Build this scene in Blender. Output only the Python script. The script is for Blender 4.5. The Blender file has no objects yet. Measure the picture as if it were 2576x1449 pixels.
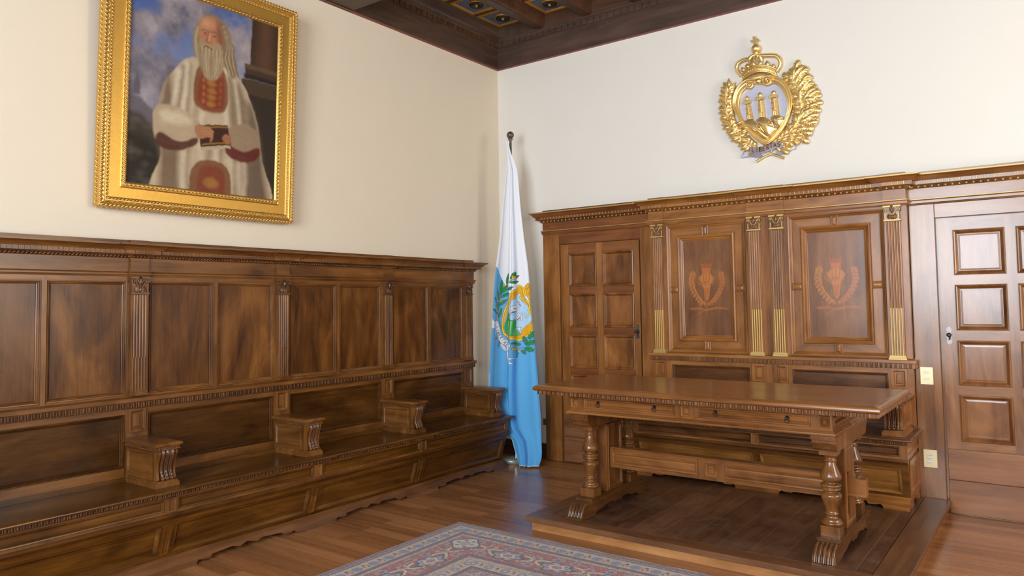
import bpy, math, random
import numpy as np
from math import sin, cos, pi, sqrt, radians
random.seed(7); rng = np.random.default_rng(7)
S = bpy.context.scene; COL = S.collection

# ------------------------------------------------------------------ materials
def lin(*c):
    if len(c) == 1: c = c[0]
    return tuple(((v/255)/12.92 if v/255 <= .04045 else (((v/255)+.055)/1.055)**2.4) for v in c)

class NT:
    def __init__(s, name):
        s.m = bpy.data.materials.new(name); s.m.use_nodes = True
        s.t = s.m.node_tree; s.t.nodes.clear()
        s.out = s.n('ShaderNodeOutputMaterial'); s.b = s.n('ShaderNodeBsdfPrincipled')
        s.l(s.b.outputs[0], s.out.inputs[0])
    def n(s, k, **kw):
        x = s.t.nodes.new(k)
        for a, v in kw.items(): setattr(x, a, v)
        return x
    def l(s, a, b): s.t.links.new(a, b)
    def set(s, **kw):
        for k, v in kw.items():
            k = {'col': 'Base Color', 'rough': 'Roughness', 'metal': 'Metallic', 'spec': 'Specular IOR Level', 'coat': 'Coat Weight', 'coatr': 'Coat Roughness', 'sheen': 'Sheen Weight'}[k]
            i = s.b.inputs[k]
            i.default_value = (*v, 1) if k == 'Base Color' else v
    def noise(s, vec, scale, detail=4, rough=.55, dist=0.):
        x = s.n('ShaderNodeTexNoise'); x.inputs['Scale'].default_value = scale; x.inputs['Detail'].default_value = detail
        x.inputs['Roughness'].default_value = rough; x.inputs['Distortion'].default_value = dist
        if vec is not None: s.l(vec, x.inputs['Vector'])
        return x.outputs[0]
    def ramp(s, fac, stops):
        x = s.n('ShaderNodeValToRGB'); e = x.color_ramp.elements
        while len(e) < len(stops): e.new(.5)
        for k, (p, c) in enumerate(stops): e[k].position = p; e[k].color = (*c, 1) if len(c) == 3 else c
        s.l(fac, x.inputs[0]); return x.outputs[0]
    def math(s, op, a, b=None, c=None):
        x = s.n('ShaderNodeMath', operation=op)
        for k, v in enumerate((a, b, c)):
            if v is None: continue
            if isinstance(v, (int, float)): x.inputs[k].default_value = v
            else: s.l(v, x.inputs[k])
        return x.outputs[0]
    def mix(s, fac, a, b, mode='MIX'):
        x = s.n('ShaderNodeMix', data_type='RGBA', blend_type=mode)
        for i, v in ((0, fac), (6, a), (7, b)):
            if isinstance(v, (int, float)): x.inputs[i].default_value = v
            elif isinstance(v, tuple): x.inputs[i].default_value = (*v, 1)
            else: s.l(v, x.inputs[i])
        return x.outputs[2]
    def coords(s, scale=(1, 1, 1), rnd=0):
        tc = s.n('ShaderNodeTexCoord'); v = tc.outputs['Object']
        if rnd:
            oi = s.n('ShaderNodeObjectInfo'); sc = s.n('ShaderNodeVectorMath', operation='SCALE')
            cb = s.n('ShaderNodeCombineXYZ'); s.l(oi.outputs['Random'], cb.inputs[0]); s.l(oi.outputs['Random'], cb.inputs[1]); s.l(oi.outputs['Random'], cb.inputs[2])
            s.l(cb.outputs[0], sc.inputs[0]); sc.inputs[3].default_value = rnd
            ad = s.n('ShaderNodeVectorMath', operation='ADD'); s.l(v, ad.inputs[0]); s.l(sc.outputs[0], ad.inputs[1]); v = ad.outputs[0]
        mp = s.n('ShaderNodeMapping'); mp.inputs['Scale'].default_value = scale; s.l(v, mp.inputs[0]); return mp.outputs[0]
    def bump(s, h, strength=.2, dist=.002):
        x = s.n('ShaderNodeBump'); x.inputs['Strength'].default_value = strength; x.inputs['Distance'].default_value = dist
        s.l(h, x.inputs['Height']); s.l(x.outputs[0], s.b.inputs['Normal'])

def ax3(axis, along, across):
    v = [across]*3; v[axis] = along; return tuple(v)

def wood(name, axis, dark, mid, light, rough=.29, coat=.0, fig=.4, spec=.42, inlay=False, across=17):
    t = NT(name)
    f1 = t.noise(t.coords(ax3(axis, .9, across), 9), 1, 6, .62, .7)
    f2 = t.noise(t.coords(ax3(axis, 1.5, 4.2), 5), 1, 4, .55, 1.6)
    f3 = t.noise(t.coords(ax3(axis, 7, 300), 3), 1, 2, .5)
    f = t.math('ADD', t.math('MULTIPLY', f1, .82-fig), t.math('ADD', t.math('MULTIPLY', f2, fig), t.math('MULTIPLY', f3, .13)))
    c = t.ramp(f, [(.33, dark), (.5, mid), (.68, light)])
    if inlay:
        at = t.n('ShaderNodeAttribute', attribute_name='Col')
        c = t.mix(at.outputs['Alpha'], c, at.outputs['Color'])
    t.l(c, t.b.inputs['Base Color'])
    t.l(t.math('MULTIPLY_ADD', f3, .08, rough-.04), t.b.inputs['Roughness'])
    t.set(spec=spec, coat=coat, coatr=.18)
    t.bump(f3, .12, .0008)
    return t.m

def simple(name, col, rough=.5, metal=0., spec=.5, nscale=0, namt=.0, bscale=0, bstr=.2, bdist=.002, coat=0):
    t = NT(name); t.set(col=col, rough=rough, metal=metal, spec=spec, coat=coat)
    if nscale:
        f = t.noise(t.coords(), nscale, 5)
        t.l(t.mix(f, tuple(v*(1-namt) for v in col), tuple(min(1, v*(1+namt)) for v in col)), t.b.inputs['Base Color'])
    if bscale: t.bump(t.noise(t.coords(), bscale, 3), bstr, bdist)
    return t.m

WD, WM, WL = (.045, .0145, .0028), (.158, .059, .0125), (.30, .130, .033)
RD, RM, RL = (.100, .032, .0068), (.285, .110, .027), (.455, .205, .061)
wz = wood('walnut_upright', 2, WD, WM, WL); wy = wood('walnut_along_bench', 1, WD, WM, WL)
wf = wood('walnut_figured', 2, (.030, .0088, .0018), (.115, .040, .0078), (.245, .098, .021), fig=.55, rough=.27, spec=.32)
wfy = wood('walnut_figured_along', 1, (.022, .0075, .0012), (.070, .0255, .0042), (.15, .058, .011), fig=.5, rough=.27, spec=.25)
rz = wood('cabinet_walnut_upright', 2, RD, RM, RL); rx = wood('cabinet_walnut_across', 0, RD, RM, RL)
rf = wood('cabinet_walnut_figured', 2, (.078, .024, .005), (.245, .090, .0215), (.43, .185, .053), fig=.55, rough=.27)
ri = wood('inlaid_walnut', 2, (.10, .038, .016), (.215, .088, .036), (.32, .145, .06), fig=.5, rough=.27, inlay=True)
tx = wood('table_walnut_across', 0, (.080, .026, .0055), (.222, .083, .021), (.37, .16, .047), rough=.24, coat=.15)
ttop = wood('tabletop_walnut', 0, (.085, .028, .006), (.225, .086, .023), (.40, .178, .056), fig=.25, rough=.22, coat=.15, across=46)
ty = wood('table_walnut_deep', 1, (.07, .023, .005), (.19, .07, .018), (.32, .135, .04), rough=.27)
tz = wood('table_walnut_upright', 2, (.075, .025, .0055), (.2, .075, .019), (.34, .145, .043), rough=.24, coat=.2)
tlz = wood('leg_walnut_upright', 2, (.045, .0155, .0035), (.145, .054, .0125), (.275, .115, .032), rough=.2, coat=.3)
tly = wood('foot_walnut_deep', 1, (.035, .0125, .003), (.11, .042, .0105), (.21, .087, .025), rough=.27)
tong = wood('polished_tongue_walnut', 2, (.04, .016, .006), (.115, .048, .018), (.21, .098, .042), rough=.14, coat=.7)
carved = wood('carved_dark_walnut', 2, (.034, .012, .004), (.11, .043, .014), (.22, .097, .036), rough=.26, coat=.3)
carvedt = wood('polished_table_tongues', 2, (.085, .034, .013), (.20, .087, .036), (.34, .17, .08), rough=.17, coat=.6)
carvedr = wood('carved_cabinet_walnut', 2, (.08, .032, .011), (.19, .08, .028), (.31, .145, .055), rough=.28, coat=.2)
dkx = wood('ceiling_wood_across', 0, (.042, .0245, .0185), (.086, .051, .039), (.135, .081, .062), rough=.42, coat=0)
dky = wood('ceiling_wood_along', 1, (.036, .020, .0125), (.076, .043, .028), (.125, .073, .049), rough=.42, coat=0)
dkr = wood('ceiling_wood_red', 0, (.045, .018, .009), (.1, .042, .02), (.16, .075, .036), rough=.4, coat=0)
kick = wood('kick_board_wood', 0, (.12, .046, .017), (.25, .105, .042), (.36, .17, .075), fig=.3, rough=.36)
gold = simple('gilding', lin(242, 210, 142), .36, .8, nscale=30, namt=.12, bscale=90, bstr=.08)
goldp = simple('gold_paint', lin(188, 158, 96), .45, .5, nscale=60, namt=.15)
goldf = simple('frame_gilding', lin(214, 172, 94), .36, .82, nscale=40, namt=.2, bscale=170, bstr=.25, bdist=.003)
goldc = simple('coffer_gilding', lin(196, 140, 58), .45, .6, nscale=30, namt=.12)
silver = simple('silvered_ground', lin(196, 196, 212), .45, .25, nscale=60, namt=.08)
ironm = simple('blackened_steel', (.14, .13, .125), .34, .9, nscale=120, namt=.5)
iron = simple('dark_iron', (.075, .062, .055), .42, .85, nscale=80, namt=.4)
chrome = simple('polished_steel', (.75, .75, .76), .15, 1.)
brass = simple('brass_plate', lin(220, 206, 164), .4, .3, nscale=120, namt=.05)
plastic = simple('ivory_plastic', lin(222, 220, 208), .4)
blackp = simple('black_plastic', (.012, .012, .012), .5)
rodm = simple('flagpole_metal', (.13, .1, .085), .35, .5)
discm = simple('flag_base_enamel', (.30, .32, .28), .35, .3)
blue = simple('coffer_blue_paint', lin(80, 96, 120), .7, nscale=22, namt=.3)
redline = simple('red_brown_bead', lin(120, 66, 58), .5)

def plaster(name, c):
    t = NT(name); n1 = t.noise(t.coords(), 2.2, 6, .6); n2 = t.noise(t.coords(), 60, 4)
    t.l(t.mix(n1, tuple(v*.965 for v in c), tuple(min(1, v*1.02) for v in c)), t.b.inputs['Base Color'])
    t.set(rough=.88, spec=.2); t.bump(n2, .12, .002); return t.m
wallm = plaster('warm_cast_plaster', (.715, .62, .49))  # same paint as wallw; the left wall's warm light is put into the colour
wallw = plaster('white_plaster', (.80, .765, .70))

def planks(name, along, w, L, cols, rough, gap=.0016, spec=.5, coat=.2, wear=0):
    t = NT(name); tc = t.n('ShaderNodeTexCoord'); mp = t.n('ShaderNodeMapping'); t.l(tc.outputs['Object'], mp.inputs[0])
    if along == 1: mp.inputs['Rotation'].default_value = (0, 0, radians(90))
    b = t.n('ShaderNodeTexBrick'); b.offset = .37; b.offset_frequency = 2
    b.inputs['Scale'].default_value = 1; b.inputs['Brick Width'].default_value = L; b.inputs['Row Height'].default_value = w
    b.inputs['Mortar Size'].default_value = gap; b.inputs['Mortar Smooth'].default_value = .3; b.inputs['Bias'].default_value = 0
    b.inputs['Color1'].default_value = (0, 0, 0, 1); b.inputs['Color2'].default_value = (1, 1, 1, 1); b.inputs['Mortar'].default_value = (.5, .5, .5, 1)
    t.l(mp.outputs[0], b.inputs['Vector'])
    f1 = t.noise(t.coords(ax3(along, 1.1, 22)), 1, 6, .6, .5); f3 = t.noise(t.coords(ax3(along, 8, 280)), 1, 2)
    f = t.math('ADD', t.math('MULTIPLY', b.outputs['Color'], .28), t.math('ADD', t.math('MULTIPLY', f1, .60), t.math('MULTIPLY', f3, .12)))
    c = t.ramp(f, [(.25, cols[0]), (.5, cols[1]), (.78, cols[2])])
    if wear:
        w2 = t.noise(t.coords((1.6, 3, 1)), 1.7, 6, .65, .4)
        w3 = t.noise(t.coords((3.2, 1.3, 1)), 3.1, 7, .7, 1.2)
        c = t.mix(t.ramp(w3, [(.36, (.6, .6, .6)), (.52, (0, 0, 0))]), c, (.026, .010, .006)); c = t.mix(t.ramp(w2, [(.5, (0, 0, 0)), (.68, (.8, .8, .8))]), c, (.135, .088, .062))
    c = t.mix(t.math('MULTIPLY', b.outputs['Fac'], .6 if wear else .35), c, (.22, .165, .13) if wear else (.03, .014, .007))
    t.l(c, t.b.inputs['Base Color']); t.set(spec=spec, coat=coat, coatr=.12)
    t.l(t.math('MULTIPLY_ADD', f1, .14, rough-.05), t.b.inputs['Roughness'])
    t.bump(t.math('MULTIPLY_ADD', b.outputs['Fac'], -1., t.math('MULTIPLY', f3, .05)), .25, .001); return t.m
floorm = planks('parquet_floor', 0, .1, 1.25, [(.20, .078, .027), (.37, .156, .060), (.52, .245, .10)], .25, coat=.1)
daism = planks('dais_boards', 1, .185, 3.1, [(.06, .025, .0125), (.14, .061, .031), (.235, .112, .062)], .33, gap=.0018, wear=1)
daisx = wood('dais_border', 0, (.065, .027, .011), (.15, .064, .028), (.25, .118, .056), rough=.33)
daisf = wood('dais_fascia', 0, (.2, .082, .025), (.38, .17, .058), (.52, .27, .11), fig=.5, rough=.33)

def attrmat(name, rough=.8, spec=.3, sheen=0, bscale=0, bstr=.2, weave=None, coat=0):
    t = NT(name); at = t.n('ShaderNodeAttribute', attribute_name='Col'); t.l(at.outputs['Color'], t.b.inputs['Base Color'])
    t.set(rough=rough, spec=spec, sheen=sheen, coat=coat)
    if bscale: t.bump(t.noise(t.coords(), bscale, 2), bstr, .0015)
    return t.m
flagm = attrmat('printed_flag_cloth', .75, .25, .15, 900, .1)
rugm = attrmat('woven_wool', .95, .08, .3, 420, .5)
canvasm = attrmat('oil_paint', .55, .3, 0, 380, .12, coat=0)

# ------------------------------------------------------------------ mesh builder
class MB:
    def __init__(s, T=None): s.v = []; s.f = []; s.mi = []; s.sm = []; s.T = T; s.k = 0
    def add(s, vs, fs, smooth=False, k=None):
        o = len(s.v); T = s.T
        s.v += [T(*p) for p in vs] if T else [tuple(p) for p in vs]
        s.f += [tuple(i+o for i in f) for f in fs]
        s.mi += [s.k if k is None else k]*len(fs); s.sm += [smooth]*len(fs); return s
    def box(s, a0, a1, b0, b1, c0, c1, k=None):
        v = [(a, b, c) for a in (a0, a1) for b in (b0, b1) for c in (c0, c1)]
        return s.add(v, [(0, 1, 3, 2), (4, 6, 7, 5), (0, 4, 5, 1), (2, 3, 7, 6), (0, 2, 6, 4), (1, 5, 7, 3)], k=k)
    def prism(s, poly, axis, a0, a1, k=None, smooth=False, caps=True):
        n = len(poly)
        def p(q, a):
            r = list(q); r.insert(axis, a); return tuple(r)
        v = [p(q, a0) for q in poly]+[p(q, a1) for q in poly]
        s.add(v, [(i, (i+1) % n, (i+1) % n+n, i+n) for i in range(n)], smooth, k)
        if caps: s.add(v, [tuple(range(n))[::-1], tuple(range(n, 2*n))], False, k)
        return s
    def rings(s, F, w0, h0, w1, h1, prof, cap=True, ks=None, capk=None):
        """concentric mitred rectangles in the plane F(u,v,n)"""
        def q(i, n): return [F(w0+i, h0+i, n), F(w1-i, h0+i, n), F(w1-i, h1-i, n), F(w0+i, h1-i, n)]
        for (i0, n0), (i1, n1) in zip(prof, prof[1:]):
            A, B = q(i0, n0), q(i1, n1)
            for e in range(4):
                f = (e+1) % 4
                s.add([A[e], A[f], B[f], B[e]], [(0, 1, 2, 3)], k=(ks[e % 2] if ks else None))
        if cap: s.add(q(*prof[-1]), [(0, 1, 2, 3)], k=capk)
        return s
    def sweep(s, path, prof, k=None, smooth=False):
        """profile (e,z) pushed out to the left of a plan path, mitred"""
        n = len(path); offs = []
        for i in range(n):
            ns = []
            for a, b in ((i-1, i), (i, i+1)):
                if 0 <= a and b < n:
                    dx, dy = path[b][0]-path[a][0], path[b][1]-path[a][1]; L = math.hypot(dx, dy); ns.append((-dy/L, dx/L))
            if len(ns) == 1: offs.append(ns[0])
            else:
                mx, my = ns[0][0]+ns[1][0], ns[0][1]+ns[1][1]; d = 1+ns[0][0]*ns[1][0]+ns[0][1]*ns[1][1]
                offs.append((mx/d, my/d))
        m = len(prof)
        v = [(path[i][0]+offs[i][0]*e, path[i][1]+offs[i][1]*e, z) for i in range(n) for e, z in prof]
        f = [(i*m+j, i*m+j+1, (i+1)*m+j+1, (i+1)*m+j) for i in range(n-1) for j in range(m-1)]
        return s.add(v, f, smooth, k)
    def lathe(s, c, prof, n=24, k=None, smooth=True, axis=2):
        v = []
        for r, z in prof:
            for i in range(n):
                a = 2*pi*i/n; p = [r*cos(a), r*sin(a)]; p.insert(axis, z); v.append((c[0]+p[0], c[1]+p[1], c[2]+p[2]))
        m = len(prof)
        s.add(v, [(j*n+i, j*n+(i+1) % n, (j+1)*n+(i+1) % n, (j+1)*n+i) for j in range(m-1) for i in range(n)], smooth, k)
        return s.add(v, [tuple(range(n))[::-1], tuple(range((m-1)*n, m*n))], False, k)
    def ball(s, c, r, nu=8, nv=5, k=None):
        if not hasattr(r, '__len__'): r = (r, r, r)
        v = []
        for j in range(nv+1):
            t = pi*j/nv
            for i in range(nu):
                a = 2*pi*i/nu; v.append((c[0]+r[0]*sin(t)*cos(a), c[1]+r[1]*sin(t)*sin(a), c[2]+r[2]*cos(t)))
        return s.add(v, [(j*nu+i, (j+1)*nu+i, (j+1)*nu+(i+1) % nu, j*nu+(i+1) % nu) for j in range(nv) for i in range(nu)], True, k)
    def tube(s, pts, r, n=8, k=None, closed=False, flat=None):
        P = [np.array(p, float) for p in pts]; m = len(P); rr = r if hasattr(r, '__len__') else [r]*m; v = []; up = None
        for i in range(m):
            a = P[(i-1) % m if closed else max(i-1, 0)]; b = P[(i+1) % m if closed else min(i+1, m-1)]
            t = b-a; t = t/(np.linalg.norm(t)+1e-12)
            if up is None:
                up = np.array((0, 0, 1.)) if abs(t[2]) < .9 else np.array((1., 0, 0))
            up = up-t*(up@t); up /= np.linalg.norm(up)+1e-12; sd = np.cross(t, up)
            for j in range(n):
                q = 2*pi*j/n; v.append(tuple(P[i]+rr[i]*(cos(q)*up+sin(q)*sd)))
        M = m if closed else m-1
        s.add(v, [(i*n+j, i*n+(j+1) % n, ((i+1) % m)*n+(j+1) % n, ((i+1) % m)*n+j) for i in range(M) for j in range(n)], True, k)
        if not closed: s.add(v, [tuple(range(n))[::-1], tuple(range((m-1)*n, m*n))], False, k)
        return s
    def build(s, name, mats, parent=None, bevel=0, seg=1):
        me = bpy.data.meshes.new(name); me.from_pydata(s.v, [], s.f)
        for m in (mats if isinstance(mats, (list, tuple)) else [mats]): me.materials.append(m)
        me.polygons.foreach_set('material_index', s.mi); me.polygons.foreach_set('use_smooth', s.sm); me.update()
        o = bpy.data.objects.new(name, me); COL.objects.link(o); o.parent = parent
        if bevel:
            b = o.modifiers.new('b', 'BEVEL'); b.width = bevel; b.segments = seg; b.limit_method = 'ANGLE'; b.angle_limit = radians(45)
        return o

def tag(o, label=None, cat=None, kind=None, group=None):
    if label: o['label'] = label
    if cat: o['category'] = cat
    if kind: o['kind'] = kind
    if group: o['group'] = group
    return o
def empty(name, loc, label, cat, kind=None, group=None):
    o = bpy.data.objects.new(name, None); COL.objects.link(o); o.location = loc; o.empty_display_size = .1
    return tag(o, label, cat, kind, group)
def adopt(root):
    """children are modelled in world metres; keep them there under a root placed at its base"""
    for c in root.children: c.matrix_parent_inverse = root_inv(root)
def root_inv(root):
    from mathutils import Matrix
    return Matrix.Translation(-root.location)
def dup(o, parent, delta):
    c = o.copy(); COL.objects.link(c); c.parent = parent; c.location = tuple(a+b for a, b in zip(o.location, delta))
    for ch in o.children:
        d = ch.copy(); COL.objects.link(d); d.parent = c
    return c

def gridmesh(name, X, Y, Z, col, mat, parent=None, alpha=None):
    ny, nx = X.shape; N = nx*ny
    co = np.stack([X, Y, Z], -1).reshape(-1, 3).astype(np.float32)
    i = np.arange(N).reshape(ny, nx)
    q = np.stack([i[:-1, :-1], i[:-1, 1:], i[1:, 1:], i[1:, :-1]], -1).reshape(-1, 4).astype(np.int32)
    me = bpy.data.meshes.new(name); me.vertices.add(N); me.vertices.foreach_set('co', co.ravel())
    F = len(q); me.loops.add(F*4); me.loops.foreach_set('vertex_index', q.ravel())
    me.polygons.add(F); me.polygons.foreach_set('loop_start', np.arange(0, 4*F, 4, dtype=np.int32))
    me.polygons.foreach_set('use_smooth', np.ones(F, bool)); me.update(calc_edges=True)
    c4 = np.ones((N, 4), np.float32); c4[:, :3] = col.reshape(-1, 3)
    if alpha is not None: c4[:, 3] = alpha.ravel()
    a = me.color_attributes.new('Col', 'FLOAT_COLOR', 'POINT'); a.data.foreach_set('color', c4.ravel())
    me.materials.append(mat); o = bpy.data.objects.new(name, me); COL.objects.link(o); o.parent = parent
    return o

class Ras:
    """prints flat shapes into per-vertex colours; aa is the soft edge in pattern units"""
    def __init__(s, X, Y, base, aa): s.X = X; s.Y = Y; s.c = np.empty(X.shape+(3,)); s.c[:] = base; s.aa = aa; s.a = np.zeros(X.shape)
    def put(s, d, col, al=1., aa=None):
        m = np.clip(.5-d/(aa or s.aa), 0, 1)*al; s.c = s.c*(1-m[..., None])+np.array(col)*m[..., None]; s.a = np.maximum(s.a, m)
    def local(s, pts, pad, fn, col, al, aa):
        p = np.array(pts); e = pad+(aa or s.aa)*2
        k = (s.X > p[:, 0].min()-e) & (s.X < p[:, 0].max()+e) & (s.Y > p[:, 1].min()-e) & (s.Y < p[:, 1].max()+e)
        if not k.any(): return
        d = fn(s.X[k], s.Y[k]); m = np.clip(.5-d/(aa or s.aa), 0, 1)*al
        s.c[k] = s.c[k]*(1-m[:, None])+np.array(col)*m[:, None]; s.a[k] = np.maximum(s.a[k], m)
    def poly(s, pts, col, al=1., aa=None):
        P = [tuple(p) for p in pts]
        def fn(x, y):
            d = np.full(x.shape, 1e9); ins = np.zeros(x.shape, bool)
            for (x0, y0), (x1, y1) in zip(P, P[1:]+P[:1]):
                ex, ey = x1-x0, y1-y0; L = ex*ex+ey*ey+1e-12
                t = np.clip(((x-x0)*ex+(y-y0)*ey)/L, 0, 1); d = np.minimum(d, (x-x0-t*ex)**2+(y-y0-t*ey)**2)
                if y0 != y1: ins ^= ((y0 > y) != (y1 > y)) & (x < (x1-x0)*(y-y0)/(y1-y0)+x0)
            return np.where(ins, -1, 1)*np.sqrt(d)
        s.local(P, 0, fn, col, al, aa)
    def line(s, pts, w, col, al=1., aa=None):
        P = [tuple(p) for p in pts]
        def fn(x, y):
            d = np.full(x.shape, 1e9)
            for (x0, y0), (x1, y1) in zip(P, P[1:]):
                ex, ey = x1-x0, y1-y0; L = ex*ex+ey*ey+1e-12
                t = np.clip(((x-x0)*ex+(y-y0)*ey)/L, 0, 1); d = np.minimum(d, (x-x0-t*ex)**2+(y-y0-t*ey)**2)
            return np.sqrt(d)-w
        s.local(P, w, fn, col, al, aa)
    def ell(s, cx, cy, a, b, col, al=1., rot=0, aa=None):
        c, n = cos(rot), sin(rot); R = max(a, b)
        def fn(x, y):
            u = (x-cx)*c+(y-cy)*n; v = -(x-cx)*n+(y-cy)*c
            return (np.sqrt((u/a)**2+(v/b)**2)-1)*min(a, b)
        s.local([(cx-R, cy-R), (cx+R, cy+R)], 0, fn, col, al, aa)

def crom(pts, n=6, closed=False):
    P = [np.array(p, float) for p in pts]; m = len(P); out = []
    R = range(m if closed else m-1)
    for i in R:
        if closed: a, b, c, d = P[i-1], P[i], P[(i+1) % m], P[(i+2) % m]
        else: a, b, c, d = P[max(i-1, 0)], P[i], P[i+1], P[min(i+2, m-1)]
        for k in range(n):
            t = k/n; out.append(tuple(.5*((2*b)+(c-a)*t+(2*a-5*b+4*c-d)*t*t+(3*b-a-3*c+d)*t**3)))
    if not closed: out.append(tuple(P[-1]))
    return out

LETTERS = {  # strokes on a 0..1 square
 'L': [[(.1, 1), (.1, 0), (.75, 0)]], 'I': [[(.5, 0), (.5, 1)]],
 'B': [[(.1, 0), (.1, 1), (.55, 1), (.72, .88), (.72, .66), (.55, .54), (.1, .54)], [(.55, .54), (.8, .42), (.8, .14), (.6, 0), (.1, 0)]],
 'E': [[(.75, 1), (.1, 1), (.1, 0), (.78, 0)], [(.1, .52), (.62, .52)]],
 'R': [[(.1, 0), (.1, 1), (.58, 1), (.76, .88), (.76, .64), (.58, .5), (.1, .5)], [(.45, .5), (.8, 0)]],
 'T': [[(0, 1), (.9, 1)], [(.45, 1), (.45, 0)]], 'A': [[(0, 0), (.42, 1), (.85, 0)], [(.14, .32), (.7, .32)]],
 'S': [[(.75, .85), (.6, 1), (.25, 1), (.08, .85), (.1, .64), (.3, .54), (.55, .48), (.76, .36), (.76, .14), (.58, 0), (.22, 0), (.05, .16)]]}

def along(path, spacing, off=0.):
    for (x0, y0), (x1, y1) in zip(path, path[1:]):
        L = math.hypot(x1-x0, y1-y0)
        if L < spacing*.6: continue
        n = max(1, round(L/spacing)); dx, dy = (x1-x0)/L, (y1-y0)/L
        for i in range(n):
            t = (i+.5)*L/n; yield x0+dx*t-dy*off, y0+dy*t+dx*off, dx, dy, L/n

def tongues(mb, path, z0, z1, e, spacing, k=None, w=.62, proud=.012):
    """row of carved tongues between thin fillets, hanging under a moulding"""
    for x, y, dx, dy, st in along(path, spacing, e):
        nx, ny = -dy, dx; h = st*w/2; v = []
        prof = [(-h, 0), (-h*.7, proud*.75), (0, proud), (h*.7, proud*.75), (h, 0)]
        for z, sc in ((z1, 1), (z0+h*.7, 1), (z0+h*.15, .72), (z0, .3)):
            for a, b in prof: v.append((x+dx*a*sc+nx*b*sc, y+dy*a*sc+ny*b*sc, z))
        mb.add(v, [(j*5+i, j*5+i+1, (j+1)*5+i+1, (j+1)*5+i) for j in range(3) for i in range(4)], True, k)
        a = st*.5
        mb.add([(x+dx*(a-.0025)+nx*q, y+dy*(a-.0025)+ny*q, z) for q in (0, proud*.8) for z in (z0+.002, z1)]+[(x+dx*(a+.0025)+nx*q, y+dy*(a+.0025)+ny*q, z) for q in (0, proud*.8) for z in (z0+.002, z1)],
               [(2, 3, 7, 6), (0, 1, 3, 2), (4, 6, 7, 5), (0, 2, 6, 4)], False, k)
    return mb

def panel_grid(T, rect, us, vs, h, thick, prof, name_f, name_p, mf, mp, parent, ks=None, h0=0.):
    """framed panelling on a plane: T(u,n,v) gives world; rails, stiles and one mesh per panel"""
    u0, u1, v0, v1 = rect; fr = MB(T)
    e = [u0]+[q for a in us for q in a]+[u1]
    for i in range(0, len(e), 2): fr.box(e[i], e[i+1], h0, h, v0, v1)
    g = [v0]+[q for a in vs for q in a]+[v1]
    for a, b in us:
        for i in range(0, len(g), 2): fr.box(a, b, h0, h, g[i], g[i+1], k=1 if isinstance(mf, list) else 0)
    out = []
    for a, b in us:
        for c, d in vs:
            p = MB(); p.rings(lambda u, v, n: T(u, n, v), a, c, b, d, [(i, h+q) for i, q in prof], ks=ks, capk=0)
            out.append(p.build(name_p, mp, parent))
    if name_f: fr.build(name_f, mf, parent)
    return out
MOULD = [(0, 0), (.0006, -.004), (.0024, -.004), (.003, .0045), (.008, .004), (.011, -.003), (.017, -.006), (.0175, -.014), (.0215, -.017), (.022, -.021), (.0245, -.021), (.025, -.017)]
DEEP = [(0, 0), (.004, .006), (.012, .004), (.02, -.008), (.026, -.012), (.027, -.018)]

# ------------------------------------------------------------------ shared joinery
def cornice(T, path, z, parent, mw, mg, gilded, dsp, name='cornice'):
    """architrave, frieze, egg band, dentils, corona on a plan path"""
    a0, a1, f1, eg, de, ct, top = z
    m = MB(T)
    m.sweep(path, [(0, a0), (.004, a0), (.006, a0+.008), (.009, a0+.012), (.009, a1-.012), (.013, a1-.007)])
    m.sweep(path, [(.013, a1-.007), (.016, a1-.004), (.016, a1), (0, a1)], k=1 if gilded else 0)
    m.sweep(path, [(0, a1), (0, f1), (.004, f1), (.012, f1+.006), (.024, eg-.003), (.028, eg), (.05, eg), (.05, de), (.06, de), (.064, de+.006), (.08, ct-.018), (.094, ct-.011)])
    m.sweep(path, [(.094, ct-.011), (.1, ct-.009), (.1, ct), (.094, ct+.002)], k=1 if gilded else 0)
    m.sweep(path, [(.094, ct+.002), (.0, ct+.004), (0, top), (-.05, top)])
    o = m.build(name, [mw, mg], parent)
    d = MB(T)
    for x, y, dx, dy, st in along(path, dsp):
        nx, ny = -dy, dx; a = st*.38
        def bar(c, w, e0, e1, z0, z1, k):
            v = [(x+dx*(c+q*w)+nx*e, y+dy*(c+q*w)+ny*e, zz) for q in (-1, 1) for e in (e0, e1) for zz in (z0, z1)]
            d.add(v, [(2, 3, 7, 6), (0, 1, 3, 2), (4, 6, 7, 5), (0, 2, 6, 4), (1, 5, 7, 3)], False, k)
        bar(0, a, .048, .058, eg+.001, de-.001, 0); bar(st/2, st*.075, .048, .0605 if gilded else .056, eg+.002, de-.002, 1)
    d.build('dentil_course', [mw, mg if gilded else wl], o)
    b = MB(T)
    for i, (x, y, dx, dy, st) in enumerate(along(path, .021)):
        nx, ny = -dy, dx
        zc = f1+.010
        if gilded: b.ball((x+nx*.024, y+ny*.024, zc), .0088 if i % 2 else .006, 6, 4, 1 if i % 2 else 0)
        else:
            vv = []
            for j in range(5):
                t = pi*j/4
                for q in range(6):
                    al = 2*pi*q/6; pu, pn, pz = .010*sin(t)*cos(al), .009*sin(t)*sin(al), .012*cos(t)
                    vv.append((x+dx*(pu+pz*.7)+nx*(.021+pn), y+dy*(pu+pz*.7)+ny*(.021+pn), zc+pz*.85))
            b.add(vv, [(j*6+q, (j+1)*6+q, (j+1)*6+(q+1) % 6, j*6+(q+1) % 6) for j in range(4) for q in range(6)], True, 0)
    b.build('carved_bead_course', [carved, mg], o)
    return o
wl = wood('walnut_light_slip', 2, (.12, .055, .02), (.22, .105, .042), (.3, .16, .07))

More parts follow.
